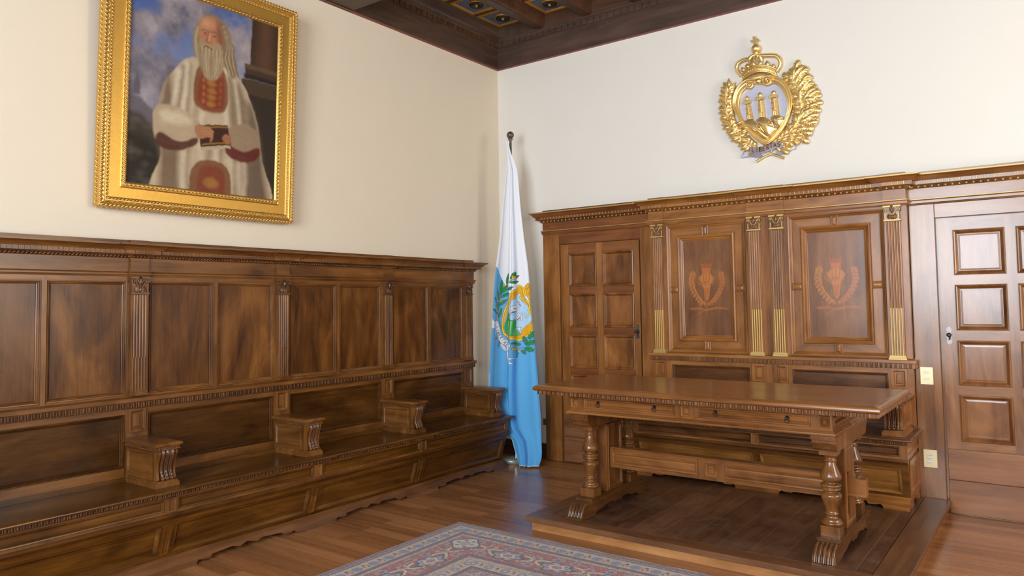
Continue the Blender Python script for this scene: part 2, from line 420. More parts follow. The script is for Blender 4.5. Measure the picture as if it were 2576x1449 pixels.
def pilaster(T, u, p, zb, zs, zc, zt, half, mw, mcap, mg, parent, gilded, u_base=0):
    """fluted shaft, reeded foot, moulded base; carved capital is a sub-part"""
    d0, d1 = p-.002, p+.02; m = MB(T)
    def section(reed):
        pts = [(-half, d0), (-half, d1)]; pitch = (2*half-.012)/5
        for i in range(5):
            c = -half+.006+pitch*(i+.5); r = pitch*.36
            pts.append((c-r, d1))
            for a in (30, 60, 90, 120, 150):
                s = sin(radians(a)); pts.append((c-r*cos(radians(a)), d1+(r*.75*s if reed else -r*.95*s)))
            pts.append((c+r, d1))
        return pts+[(half, d1), (half, d0)]
    zm = zs
    m.prism([(u+a, b) for a, b in section(False)], 2, zm, zc-.004, 0)
    m.box(u-half, u+half, d0, d1, zb+.028, zm)
    for i in range(5):
        c = u-half+.006+(2*half-.012)/5*(i+.5); r = (2*half-.012)/5*(.27 if gilded else .36)
        m.prism([(c+r*cos(radians(a)), d1-.001+r*.9*sin(radians(a))) for a in (0, 30, 60, 90, 120, 150, 180)], 2, zb+.03, zm-.001, 1 if gilded else 0, smooth=True)
    g = 1 if gilded else 0
    for q, (a, e) in enumerate(((0, .009), (.01, .006), (.02, .003))): m.box(u-half-e, u+half+e, d0, d1+e, zb+a, zb+a+.0095, k=g)
    sh = m.build('pilaster', [mw, mg], parent)
    c = MB(T); h = zt-zc
    for i in range(6):
        t0, t1 = i/6, (i+1)/6; w = lambda t: half*(.93+.12*t*t); dd = lambda t: .016+.010*t*t
        c.box(u-w(t0), u+w(t0), d0, d1+dd(t0)-.014, zc+.012+(h-.026)*t0, zc+.012+(h-.026)*t1)
    c.box(u-half-.006, u+half+.006, d0, d1+.011, zc, zc+.011, k=g)
    c.box(u-half-.008, u-half*.18, d0, d1+.014, zt-.012, zt, k=g); c.box(u+half*.18, u+half+.008, d0, d1+.014, zt-.012, zt, k=g)
    for sgn in (-1, 1):
        sp = [(u+sgn*half*.04, zc+h*.42), (u+sgn*half*.2, zc+h*.4), (u+sgn*half*.45, zc+h*.6), (u+sgn*half*.68, zc+h*.8)]
        cx, cz = u+sgn*half*.84, zc+h*.72
        for a in range(0, 420, 45):
            r = half*.23*(1-a/560); sp.append((cx+sgn*r*cos(radians(110-a)), cz+r*sin(radians(110-a))))
        c.tube([(a, d1+.012, b) for a, b in crom(sp, 3)], .0042, 6, k=g)
        for q, (ang, L) in enumerate(((8, .40), (20, .62), (35, .64), (50, .58), (64, .54), (78, .5), (88, .42))):
            pts = [(u+sgn*(half*.12+t*L*half*sin(radians(ang))*1.1), d1+.006+.006*sin(pi*t), zc+h*.12+t*h*L*.62*cos(radians(ang*.8))+q*.0) for t in (0, .25, .5, .75, 1)]
            c.tube(pts, [.003, .0055, .0062, .0045, .002], 5)
        c.tube([(u+sgn*half*.08, d1+.01, zc+h*.55), (u+sgn*half*.25, d1+.014, zc+h*.72), (u+sgn*half*.3, d1+.012, zc+h*.86)], [.003, .006, .002], 5)
        c.box(u+sgn*half*.9-.003, u+sgn*half*.9+.003, d1, d1+.008, zc+.012, zc+h*.5, k=g)
    c.tube([(u, d1+.008, zc+h*.5), (u, d1+.014, zc+h*.7), (u, d1+.012, zc+h*.92)], [.004, .009, .003], 6)
    c.tube([(u, d1+.004, zc+h*.1), (u, d1+.012, zc+h*.25), (u, d1+.008, zc+h*.4)], [.004, .009, .003], 6)
    c.build('capital', [mcap, mg], sh)
    return sh

def armrest(T, u, p, z, mw, mwh, parent, su=1):
    """box arm standing on the seat, panelled cheeks and a scrolled front"""
    hw = .072; D = p+.365; m = MB(T)
    m.box(u-hw, u+hw, p, D, z, z+.024); m.box(u-hw+.006, u+hw-.006, p, D-.006, z+.024, z+.032); m.box(u-hw+.011, u+hw-.011, p, D-.011, z+.032, z+.038)
    bw = .056; z0, z1 = z+.038, z+.212
    m.box(u-bw, u+bw, p, D-.05, z0, z1)
    side = [(D-.06, z0), (D-.02, z0)]+crom([(D-.012, z0+.006), (D-.022, z0+.045), (D-.020, z0+.085), (D-.006, z0+.13), (D+.004, z0+.155), (D-.004, z1)], 4)+[(D-.06, z1)]
    for a in (-1, 1): m.prism(side, 0, u+a*bw, u+a*(bw-.013))
    m.prism([(max(D-.06, a-.012), b) for a, b in side], 0, u-bw+.013, u+bw-.013)
    m.box(u-hw, u+hw, p, D+.004, z1, z1+.006)
    body = m.build('armrest', [mw], parent)
    for a in (-1, 1):
        q = MB(T); ua = u+a*bw
        F = (lambda ua, a: (lambda s, v, n: (ua+a*n, s, v)))(ua, a)
        q.rings(F, p+.004, z0+.004, D-.052, z1-.004, [(0, 0), (0, .006), (.012, .006), (.02, .009), (.027, .003), (.03, -.002), (.034, .001)])
        q.build('cheek_panel', mwh, body)
    t = MB(T)
    path = [(u-hw+.012, p), (u-hw+.012, D-.008), (u+hw-.012, D-.008), (u+hw-.012, p)]
    t.box(u-hw-.002, u+hw+.002, p, D+.006, z1+.0235, z1+.03); 
    t.sweep(path, [(.004, z1+.003), (.012, z1+.018), (.016, z1+.02), (.022, z1+.023), (.024, z1+.032), (.02, z1+.039), (.012, z1+.042), (.0, z1+.0435)])
    t.box(u-hw+.012, u+hw-.012, p, D-.008, z1+.03, z1+.0435)
    tongues(t, path, z1+.001, z1+.018, .004, .0165, k=1, proud=.009)
    t.build('arm_top', [mwh, tong], body)
    c = MB(T)
    S_ = crom([(D-.004, z0+.012), (D-.006, z0+.03), (D-.017, z0+.05), (D-.016, z0+.085), (D-.002, z0+.125), (D+.006, z0+.15), (D+.002, z1-.004)], 7)
    for k, uu in enumerate((-.027, 0, .027)):
        n = len(S_); c.tube([(u+uu, d-.004, zz) for d, zz in S_], [.0082+.0042*(i/n)+.0017*(i % 2) for i in range(n)], 8)
        c.ball((u+uu, D-.002, z0+.012), (.013, .009, .012), 8, 5)
    for uu in (-.0135, .0135):
        for i in range(0, len(S_)-1):
            a = S_[i]; b = S_[i+1]; f = 0
            c.ball((u+uu, a[0]*(1-f)+b[0]*f+.0035, a[1]*(1-f)+b[1]*f), .0042, 5, 4)
    c.build('scrolled_console', carved, body)
    return body

def bench_lower(T, p, u0, u1, arms, bays, stiles, z, root, MW, MH, MF, left_end=True, right_end=True, ML=None, MR=None, MS=None):
    """seat, moulded nose, raked chest front, scalloped skirt, lower back and carved dentil rail.
    bays: pairs of lower-back panel openings; stiles: pairs of front panel openings"""
    TZ = lambda a, b, c: T(a, b, c+z); ML = ML or MH; MR = MR or MF; MS = MS or MH
    # lower back
    lb = panel_grid(TZ, (u0, u1, .5, .905), bays, [(.555, .87)], p, .1, MOULD, 'lower_back_frame', 'lower_back_panel', [MW, MH], [MF, MH], root, ks=(0, 0), h0=.0)
    for a in arms:
        q = MB(TZ); q.rings(lambda s, v, n: (s, p+n, v), a-.052, .762, a+.052, .9, [(0, 0), (0, .012), (.012, .012), (.017, .009), (.024, -.004), (.03, -.006), (.031, .002), (.036, .004)])
        q.build('raised_block', MW, root)
    path = ([(u0, 0)] if left_end else [])+[(u0, p), (u1, p)]+([(u1, 0)] if right_end else [])
    r = MB(TZ)
    r.sweep(path, [(0, .975), (.006, .972), (.018, .968), (.024, .964), (.024, .944), (.02, .94), (.012, .939), (.012, .906), (0, .903)])
    tongues(r, path, .906, .938, .012, .0315, k=1, w=.5); r.build('dentil_rail', [MH, carvedt if z > 0 else tong], root)
    # seat
    sp = ([(u0, 0)] if left_end else [])+[(u0, p+.415)]
    for a in sorted(arms):
        lo, hi = max(u0, a-.088), min(u1, a+.088)
        if lo <= u0+1e-6: sp[-1] = (u0, p+.427)
        else: sp += [(lo, p+.415), (lo, p+.427)]
        if hi < u1-1e-6: sp += [(hi, p+.427), (hi, p+.415)]
        else: sp += [(u1, p+.427)]; 
    if sp[-1][0] < u1-1e-6: sp += [(u1, p+.415)]
    if right_end: sp += [(u1, 0)]
    s = MB(TZ); s.box(u0, u1, 0, p+.428, .452, .4775)
    s.sweep(sp, [(0, .4783), (.02, .478), (.028, .476), (.033, .471), (.034, .466), (.031, .460), (.024, .457), (.012, .4565), (.004, .4565), (.004, .434), (-.01, .432)])
    tongues(s, sp, .4355, .4565, .004, .0265, k=1, proud=.011, w=.5)
    s.box(u0, u1, p, p+.022, .478, .502); s.box(u0, u1, p+.022, p+.03, .478, .488)
    s.build('seat', [ML, carvedt if z > 0 else tong], root)
    # chest front
    c = MB(TZ); x1 = p+.392
    c.prism([(0, .434), (x1, .434), (x1, .331), (p+.372, .302), (p+.30, .07), (0, .07)], 0, u0+.004, u1-.004)
    c.prism([(x1, .338), (p+.416, .338), (p+.420, .333), (p+.420, .322), (p+.414, .314), (p+.40, .308), (p+.394, .298), (x1-.02, .298)], 0, u0-.004, u1+.004)
    c.prism([(x1, .434), (p+.41, .434), (p+.41, .428), (x1, .428)], 0, u0, u1)
    chest = c.build('chest', ML, root)
    TR = lambda u, n, v: T(u, n, v+z)
    panel_grid(TR, (u0, u1, .337, .43), stiles, [(.352, .42)], p+.408, .1, [(0, 0), (.0006, -.003), (.0025, -.003), (.003, .004), (.009, .002), (.015, -.008), (.016, -.011), (.018, -.011), (.0185, -.008)], 'chest_rail', 'rail_panel', [MW, MH], [ML, ML], root, h0=p+.388)
    L = math.hypot(.073, .23); sx, sz = .073/L, .23/L
    def TS(u, n, v): return T(u, p+.318+sx*v+sz*n, .07+sz*v-sx*n+z)
    panel_grid(TS, (u0, u1, 0, L), stiles, [(.022, L-.03)], 0, .1, [(0, 0), (.0006, -.004), (.003, -.004), (.004, .006), (.012, .004), (.018, -.003), (.024, -.012), (.025, -.015), (.027, -.015), (.0275, -.012)], 'raked_frame', 'raked_panel', [ML, ML], [MR, MR], root, h0=-.022)
    for a, b in zip(stiles, stiles[1:]):
        c_ = (a[1]+b[0])/2; q = MB(); q.rings(lambda u, v, n: TS(u, n, v), c_-.022, .022, c_+.022, L-.03, [(0, 0), (.002, .008), (.009, .006), (.012, .002), (.014, .004)]); q.build('raked_stile', ML, root)
        q = MB(); q.rings(lambda u, v, n: TR(u, p+.408+n, v), c_-.026, .345, c_+.026, .428, [(0, 0), (.002, .010), (.010, .009), (.014, .004), (.016, .006)]); q.build('rail_block', MW, root)
    # skirt with scalloped foot
    k = MB(TZ)
    ends = sorted(set([u0, u1]+[(stiles[i][1]+stiles[i+1][0])/2 for i in range(len(stiles)-1)]))
    us = []; 
    for a, b in zip(ends, ends[1:]):
        W = b-a
        for t, h in ((0, 0), (.155, 0), (.16, .012), (.175, .022), (.205, .016), (.25, .016), (.262, .030), (.40, .037), (.44, .026), (.5, .040), (.56, .026), (.6, .037), (.738, .030), (.75, .016), (.795, .016), (.825, .022), (.84, .012), (.845, 0), (1, 0)):
            us.append((a+W*t, h))
    yt, yb = p+.325, p+.405
    def dz(h): return yt+(yb-yt)*(1-h/.072)**.8
    for (ua, ha), (ub, hb) in zip(us, us[1:]):
        if ub-ua < 1e-6: continue
        for q0, q1 in ((0, .33), (.33, .66), (.66, 1)):
            f = lambda h, q: (h+(.072-h)*q)
            k.add([(ua, dz(f(ha, q0)), f(ha, q0)), (ub, dz(f(hb, q0)), f(hb, q0)), (ub, dz(f(hb, q1)), f(hb, q1)), (ua, dz(f(ha, q1)), f(ha, q1))], [(0, 1, 2, 3)])
        k.add([(ua, dz(ha), ha), (ub, dz(hb), hb), (ub, dz(hb)-.03, hb), (ua, dz(ha)-.03, ha)], [(0, 1, 2, 3)])
    for u in (u0, u1): k.prism([(yt-.02, .072), (yt, .072), (dz(.045), .045), (dz(.02), .02), (yb, 0), (yb-.03, 0), (yt-.02, .03)], 0, u-.001, u+.001)
    for u, sg in ((u0, 1), (u1, -1)):  # side returns of the skirt
        k.box(min(u, u+sg*.02), max(u, u+sg*.02), .0, yb-.1, .035, .072); k.box(min(u, u+sg*.02), max(u, u+sg*.02), .0, .1, 0, .04); k.box(min(u, u+sg*.02), max(u, u+sg*.02), yb-.2, yb-.078, 0, .036)
    k.build('skirt', MS, root)
    for u, sg, on in ((u0, -1, left_end), (u1, 1, right_end)):
        if not on: continue
        q = MB(TZ)
        F = (lambda u, sg: (lambda s_, v, n: (u+sg*(n-.003), s_, v)))(u, sg)
        q.rings(F, .01, .345, p+.40, .43, [(0, 0), (0, .005), (.014, .005), (.02, .002), (.026, -.001), (.03, .0005)])
        q.rings(F, .01, .075, p+.305, .315, [(0, 0), (0, .005), (.022, .005), (.028, .007), (.036, .002), (.04, -.001), (.042, .0005)])
        q.build('end_panel', MW, root)

# ------------------------------------------------------------------ left bench (along the left wall)
wlow = wood('seat_walnut_shaded', 1, (.030, .0105, .0015), (.105, .039, .0056), (.215, .090, .016), rough=.25, spec=.36)  # bench walnut copy, darkened for the shade low on seat and chest
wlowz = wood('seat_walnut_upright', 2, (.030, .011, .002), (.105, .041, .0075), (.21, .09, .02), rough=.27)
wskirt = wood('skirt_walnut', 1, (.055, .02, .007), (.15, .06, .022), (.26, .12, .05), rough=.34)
bench = empty('panelled_bench', (.25, -2.3, 0), 'long dark walnut bench with panelled high back and armrests along the left wall', 'bench')
TL = lambda u, d, z: (d, u, z)
PITCH = 1.042; P0 = -.632; pils = [P0-PITCH*k for k in range(6)]; U0, U1 = -5.885, -.55; p = .08
ops = []
for a, b in zip(pils[1:], pils):   # two upright panels in each bay
    m_ = (a+b)/2; ops += [(a+.068, m_-.014), (m_+.014, b-.068)]
ops = sorted(ops)
panel_grid(TL, (U0, U1, .96, 1.705), ops, [(.985, 1.672)], p, .1, MOULD, 'upper_back_frame', 'upper_back_panel', [wz, wy], [wf, wy], bench, ks=(1, 0), h0=0.)
bays = [(a+.072, b-.072) for a, b in zip(pils[1:], pils)][::-1]
stl = [(a+.042, b-.042) for a, b in zip(pils[1:], pils)][::-1]; stl[-1] = (stl[-1][0], U1-.04)
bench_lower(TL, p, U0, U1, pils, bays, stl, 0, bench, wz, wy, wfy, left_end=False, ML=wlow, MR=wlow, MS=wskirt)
path = [(U0, p)]
for k in pils[::-1]:
    lo, hi = k-.056, k+.056
    if hi > U1-.03: path += [(lo, p), (lo, p+.018), (U1, p+.018)]
    elif lo > U0: path += [(lo, p), (lo, p+.018), (hi, p+.018), (hi, p)]
    else: path = [(U0, p+.018), (hi, p+.018), (hi, p)]
path += [(U1, 0)]
cornice(TL, path, (1.70, 1.733, 1.812, 1.834, 1.858, 1.895, 1.922), bench, wy, wl, False, .0285)
pp = pilaster(TL, pils[0], p, .98, 1.21, 1.592, 1.699, .05, wz, carved, gold, bench, False)
wx = wood('walnut_across_bench', 0, WD, WM, WL)
aa = armrest(TL, pils[0], p, .478, wz, wx, bench)
for k in pils[1:5]: dup(pp, bench, (0, k-pils[0], 0)); dup(aa, bench, (0, k-pils[0], 0))
adopt(bench)

# ------------------------------------------------------------------ right wall: seat-cabinet on the dais
DZ = .095
cab = empty('high_backed_bench', (2.745, -.3, DZ), 'walnut bench with tall inlaid and gilded back behind the table', 'bench')
TR_ = lambda u, d, z: (u, -d, z)
CX0, CX1, p = 1.735, 3.754, .11
ck = [1.8165, 2.6605, 2.8385, 3.6615]
bk = MB(TR_); bk.box(CX0, CX1, 0, .06, DZ+.4, 2.2); bk.build('back_board', rz, cab)
bo = [(1.896, 2.583), (2.917, 3.604)]; vz = [(1.072, 2.155)]
BIG = [(0, 0), (.0006, -.005), (.003, -.005), (.004, .008), (.012, .006), (.018, -.002), (.024, -.006), (.03, -.012), (.031, -.016), (.034, -.016), (.035, -.012), (.090, -.012), (.091, -.016), (.094, -.016), (.097, .006), (.106, .009), (.116, .004), (.124, -.008), (.134, -.012), (.136, -.02), (.142, -.022), (.1425, -.027), (.1455, -.027), (.146, -.024)]
fr = MB(TR_)
e = [CX0, bo[0][0], bo[0][1], bo[1][0], bo[1][1], CX1]
for i in (0, 2, 4): fr.box(e[i], e[i+1], .04, p, 1.055, 2.17)
for a, b in bo: fr.box(a, b, .04, p, 1.055, vz[0][0], k=1); fr.box(a, b, .04, p, vz[0][1], 2.17, k=1)
fr.build('upper_back_frame', [rz, rx], cab)
# marquetry design, drawn once in its own panel units
IH = np.array([[1352.1915230166685, -37.65029478289277, -2541.0915600662656], [-93.09990139364994, -1446.853803991056, 3138.0747274375635], [-.07975255772900812, .007089772584173002, 1.]])
def marquetry(x, z, cx):
    xx = x-cx+2.249
    w = IH[2, 0]*xx+IH[2, 1]*z+1; A = (IH[0, 0]*xx+IH[0, 1]*z+IH[0, 2])/w; B = (IH[1, 0]*xx+IH[1, 1]*z+IH[1, 2])/w
    r = Ras(A, B, (.2, .08, .03), 6)
    o1, o2, o3 = (.46, .145, .035), (.50, .2, .055), (.36, .105, .035)
    r.poly([(430, 385), (590, 385), (575, 455), (580, 520), (630, 560), (630, 600), (590, 650), (570, 760), (560, 870), (530, 915), (490, 870), (480, 760), (455, 650), (405, 610), (400, 560), (450, 520), (450, 450)], o1)
    r.poly([(425, 375), (600, 375), (585, 430), (440, 430)], o3)
    for a in (445, 490, 535, 580): r.poly([(a-22, 378), (a, 335), (a+22, 378)], o3, .7)
    r.line([(415, 370), (420, 300), (470, 260), (515, 300), (560, 260), (610, 300), (605, 370)], 5, o3, .55)
    dk = (.12, .04, .012)
    for pts in ([(450, 460), (445, 520), (405, 565), (412, 612), (458, 655), (484, 765), (492, 868), (530, 912), (562, 868), (572, 765), (592, 652), (630, 602), (626, 562), (584, 520), (578, 460)], [(470, 470), (468, 560), (490, 640), (520, 860), (550, 640), (566, 560), (560, 470)], [(430, 395), (590, 395)], [(436, 420), (586, 420)], [(460, 600), (500, 640), (540, 620), (585, 640)]): r.line(crom(pts, 4), 3, dk, .55)
    for a, b in ((490, 560), (540, 555), (455, 575), (580, 575)): r.line([(a, b-40), (a, b+55)], 9, o2)
    for a, b in ((430, 660), (480, 700), (540, 690), (590, 640)): r.ell(a, b, 34, 26, o2, .6, .5)
    for sg in (-1, 1):
        st = crom([(525+sg*-15, 1010), (525+sg*90, 930), (525+sg*180, 800), (525+sg*225, 650), (525+sg*205, 520)], 6)
        r.line(st, 5, o3, .8)
        for i, (a, b) in enumerate(st[3:-1]):
            for q in (-1, 0, 1):
                L = 30+14*((i*7+q*3) % 4)/3; th = pi/2+sg*(-.25+.5*q)+.35*sin(i*2.3+q); ca, cb = a+(L*.9)*cos(th)*1.0+q*14, b-(L*.7)*abs(sin(th))
                r.ell(ca, cb, L*.8, 9 if sg < 0 else 13, (o2, o1, o3)[(i+q) % 3], .6, -th)
                r.line([(a, b), (ca, cb)], 2, o3, .6)
        for i, (a, b) in enumerate(st[4::2]):
            for q in (-1, 1):
                th = 1.2-sg*q*.7; L = 52 if sg < 0 else 36
                ca, cb = a+q*sg*24, b-16
                r.ell(ca, cb, L*.75, 13 if sg < 0 else 19, o2 if sg < 0 else o1, .85, (pi/2-.55*q*sg if sg*q > 0 else pi/2+.55))
    r.poly(crom([(280, 1015), (420, 1000), (520, 1022), (640, 995), (790, 1000), (850, 1035), (700, 1030), (600, 1040), (520, 1048), (430, 1035), (310, 1045)], 3, True), o1, .75)
    r.line([(600, 1030), (470, 1060), (400, 1110)], 7, o2, .7); r.line([(450, 1030), (580, 1075), (650, 1100)], 6, o2, .4)
    return r
for i, (a, b) in enumerate(bo):
    m = MB(); m.rings(lambda u, v, n: (u, -n, v), a, vz[0][0], b, vz[0][1], [(q, p+h) for q, h in BIG], cap=False, ks=(1, 0))
    cm = (a+b)/2
    for u0_, u1_, z0_, z1_ in ((cm-.028, cm+.028, 1.072+.02, 1.072+.106), (cm-.028, cm+.028, 2.155-.106, 2.155-.02), (a+.02, a+.106, 1.575, 1.63), (b-.106, b-.02, 1.575, 1.63)):
        m.rings(lambda u, v, n: (u, -n, v), u0_, z0_, u1_, z1_, [(0, p-.014), (0, p-.004), (.006, p+.002), (.012, p+.0), (.014, p+.006), (.022, p+.008)])
    f = m.build('panel_moulding', [rz, rx], cab)
    gx, gz = np.meshgrid(np.linspace(a+.145, b-.145, 120), np.linspace(1.072+.145, 2.155-.145, 240))
    r = marquetry(gx, gz, cm)
    gridmesh('inlaid_panel', gx, np.full(gx.shape, -(p-.0235)), gz, r.c, ri, f, alpha=r.a*.85)
pp = pilaster(TR_, ck[0], p, 1.062, 1.43, 2.058, 2.17, .05, rz, carvedr, goldp, cab, True)
for k in ck[1:]: dup(pp, cab, (k-ck[0], 0, 0))
def ressaut(x0, x1, centres, p, w=.058, o=.018):
    q = [(x0, 0), (x0, p)]
    for k in centres:
        lo, hi = k-w, k+w
        if lo < x0+.05: q[-1] = (x0, p+o); q += [(hi, p+o), (hi, p)]
        elif hi > x1-.05: q += [(lo, p), (lo, p+o), (x1, p+o)]
        else: q += [(lo, p), (lo, p+o), (hi, p+o), (hi, p)]
    if q[-1][0] < x1-1e-6: q += [(x1, p)]
    return q+[(x1, 0)]
RLV = (2.168, 2.208, 2.285, 2.308, 2.335, 2.38, 2.406)
cornice(TR_, [(CX0, 0), (CX0, p+.018), (ck[0]+.058, p+.018), (ck[0]+.058, p), (ck[1]-.058, p), (ck[1]-.058, p+.018), (ck[2]+.058, p+.018), (ck[2]+.058, p), (ck[3]-.058, p), (ck[3]-.058, p+.018), (CX1, p+.018), (CX1, 0)], RLV, cab, rx, goldp, True, .0335)
lb_ = [(1.92, 2.585), (2.92, 3.59)]
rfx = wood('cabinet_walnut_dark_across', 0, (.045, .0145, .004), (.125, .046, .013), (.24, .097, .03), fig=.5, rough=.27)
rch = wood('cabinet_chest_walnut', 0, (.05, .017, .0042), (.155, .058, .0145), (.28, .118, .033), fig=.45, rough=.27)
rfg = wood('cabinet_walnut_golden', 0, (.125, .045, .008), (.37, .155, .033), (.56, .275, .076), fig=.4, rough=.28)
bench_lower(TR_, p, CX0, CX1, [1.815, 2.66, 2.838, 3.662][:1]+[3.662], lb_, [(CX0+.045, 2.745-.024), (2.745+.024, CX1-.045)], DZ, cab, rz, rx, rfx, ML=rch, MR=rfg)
for a in (2.66, 2.838):
    q = MB(TR_); q.rings(lambda s, v, n: (s, p+n, v), a-.052, .762+DZ, a+.052, .9+DZ, [(0, 0), (0, .012), (.012, .012), (.017, .009), (.024, -.004), (.03, -.006), (.031, .002), (.036, .004)]); q.build('raised_block', rz, cab)
ry = wood('cabinet_walnut_deep', 1, RD, RM, RL)
aa = armrest(TR_, 3.67, p, .478+DZ, rz, ry, cab); dup(aa, cab, (1.815-3.67, 0, 0))
adopt(cab)

# ------------------------------------------------------------------ doors in the panelling of the right wall
def door(num, x0, x1, lx0, lx1, cols, lock_x, label, plank_top, end_left, mz, mx):
    d = empty('door_%d' % num, ((lx0+lx1)/2, -.03, 0), label, 'door', 'structure')
    p = .045
    f = MB(TR_); f.box(x0, lx0-.018, 0, p, 0, 2.168); f.box(lx1+.018, x1, 0, p, 0, 2.168); f.box(lx0-.018, lx1+.018, 0, p, 2.066, 2.168, k=1)
    f.build('door_frame', [mz, mx], d, .003)
    path = [(x0, 0), (x0, p), (x1, p)] if end_left else [(x0, p), (x1, p), (x1, 0)]
    cornice(TR_, path, RLV, d, mx, goldp, True, .0335)
    lf = MB(TR_); lf.box(lx0-.018, lx1+.018, 0, .012, 0, 2.066); lf.build('door_recess', mz, d)
    rows = [(.505, .828), (.889, 1.203), (1.27, 1.59), (1.655, 1.975)]
    leaf = MB(TR_); leaf.box(lx0, lx1, .012, .02, .006, 2.06); leaf = leaf.build('door_leaf', mz, d)
    prof = [(0, 0), (.0006, -.003), (.0022, -.003), (.003, .006), (.010, .008), (.017, .003), (.024, -.008), (.030, -.013), (.031, -.016), (.0335, -.016), (.034, -.010), (.045, -.009)]
    panel_grid(TR_, (lx0, lx1, plank_top, 2.058), cols, rows, .034, .1, prof, 'stiles_and_rails', 'door_panel', [mz, mx], [rf if num == 1 else rf2, mx], leaf, ks=(0, 0), h0=.012)
    k = MB(TR_); k.box(lx0, lx1, .012, .036, .008, .235); k.box(lx0, lx1, .012, .036, .237, plank_top-.001); k.build('kick_board', kick, leaf, .003)
    e = MB(TR_); out = crom([(lock_x-.004, 1.172), (lock_x+.012, 1.178), (lock_x+.018, 1.195), (lock_x+.012, 1.21), (lock_x+.02, 1.235), (lock_x+.012, 1.26), (lock_x+.018, 1.275), (lock_x+.01, 1.292), (lock_x, 1.298), (lock_x-.01, 1.292), (lock_x-.018, 1.275), (lock_x-.012, 1.26), (lock_x-.02, 1.235), (lock_x-.012, 1.21), (lock_x-.018, 1.195), (lock_x-.012, 1.178)], 3, True)
    e.prism(out, 1, .034, .038); pl_ = e.build('lock_plate', ironm if num == 1 else ironl, leaf)
    h = MB(TR_); h.lathe((lock_x, .038, 1.24), [(.006, 0), (.006, .02), (.012, .024), (.015, .034), (.011, .042), (.004, .045)], 12, axis=1); h.tube([(lock_x, .05, 1.255), (lock_x+.003, .056, 1.23), (lock_x, .05, 1.205)], [.004, .006, .004], 6); h.build('door_handle', iron, pl_)
    adopt(d)
ironl = simple('worn_steel', (.2, .19, .19), .38, .8, nscale=120, namt=.35)
rf2 = wood('polished_door_figured', 2, (.085, .027, .007), (.21, .082, .024), (.34, .15, .05), fig=.52, rough=.22, spec=.6)
rz2 = wood('polished_door_upright', 2, (.10, .036, .011), (.24, .10, .032), (.37, .175, .064), rough=.24, spec=.6); rx2 = wood('polished_door_across', 0, (.10, .036, .011), (.24, .10, .032), (.37, .175, .064), rough=.24, spec=.6)
rxr = wood('door_rail_red_walnut', 0, (.075, .022, .006), (.2, .066, .019), (.31, .118, .036))
door(1, .562, CX0, .763, 1.591, [(.845, 1.152), (1.214, 1.535)], 1.562, 'panelled walnut door left of the gilded bench back', .442, True, rz, rxr)
door(2, CX1, 4.955, 3.935, 4.765, [(4.02, 4.33), (4.387, 4.7)], 3.976, 'glossy walnut door at the right edge', .45, False, rz2, rx2)

# ------------------------------------------------------------------ dais and table
dais = empty('wooden_dais', (2.8, -1, 0), 'low dark plank platform under the carved table', 'platform')
m = MB(); m.box(1.835, 3.78, -1.86, -.06, .06, DZ); m.build('deck_boards', daism, dais)
m = MB(); m.box(1.69, 3.945, -1.985, -1.862, .062, DZ); m.build('front_border', daisx, dais, .003)
dby = wood('dais_border_deep', 1, (.065, .027, .011), (.15, .064, .028), (.25, .118, .056), rough=.33)
for a, b in ((1.69, 1.833), (3.782, 3.945)): m = MB(); m.box(a, b, -1.86, -.06, .062, DZ); m.build('side_border', dby, dais, .003)
m = MB(); m.box(1.725, 3.91, -1.945, -.06, 0, .062); m.build('riser', daisf, dais)
adopt(dais)

TCX, TCY, TZ_ = 2.77, -1.40, .945
tab = empty('refectory_table', (TCX, TCY, DZ), 'long carved walnut table with baluster legs on the plank platform', 'table')
def rect(cx, cy, hx, hy): return [(cx+hx, cy-hy), (cx-hx, cy-hy), (cx-hx, cy+hy), (cx+hx, cy+hy), (cx+hx, cy-hy)]
def closed_sweep(mb, cx, cy, hx, hy, prof, k=None):
    m_ = len(prof)
    for (e0, z0), (e1, z1) in zip(prof, prof[1:]):
        for s0, s1, in (((-1, -1), (1, -1)), ((1, -1), (1, 1)), ((1, 1), (-1, 1)), ((-1, 1), (-1, -1))):
            A = lambda s_, e: (cx+s_[0]*(hx+e), cy+s_[1]*(hy+e))
            mb.add([A(s0, e0)+(z0,), A(s1, e0)+(z0,), A(s1, e1)+(z1,), A(s0, e1)+(z1,)], [(0, 1, 2, 3)], False, k)
hx, hy = 1.045, .435
m = MB(); m.box(TCX-hx, TCX+hx, TCY-hy, TCY+hy, .90, TZ_)
closed_sweep(m, TCX, TCY, hx, hy, [(0, TZ_), (.002, TZ_-.002), (.006, TZ_-.001), (.018, TZ_-.002), (.027, TZ_-.007), (.033, TZ_-.015), (.035, TZ_-.024), (.033, TZ_-.032), (.026, TZ_-.037), (.012, TZ_-.038), (.012, .884), (0, .882), (-.3, .882)])
top = m.build('tabletop', ttop, tab)
m = MB(); ring = [(TCX+hx, TCY+hy), (TCX+hx, TCY-hy), (TCX-hx, TCY-hy), (TCX-hx, TCY+hy), (TCX+hx, TCY+hy)]
ring = ring[::-1]; ring = [(a, b) for a, b in ring]
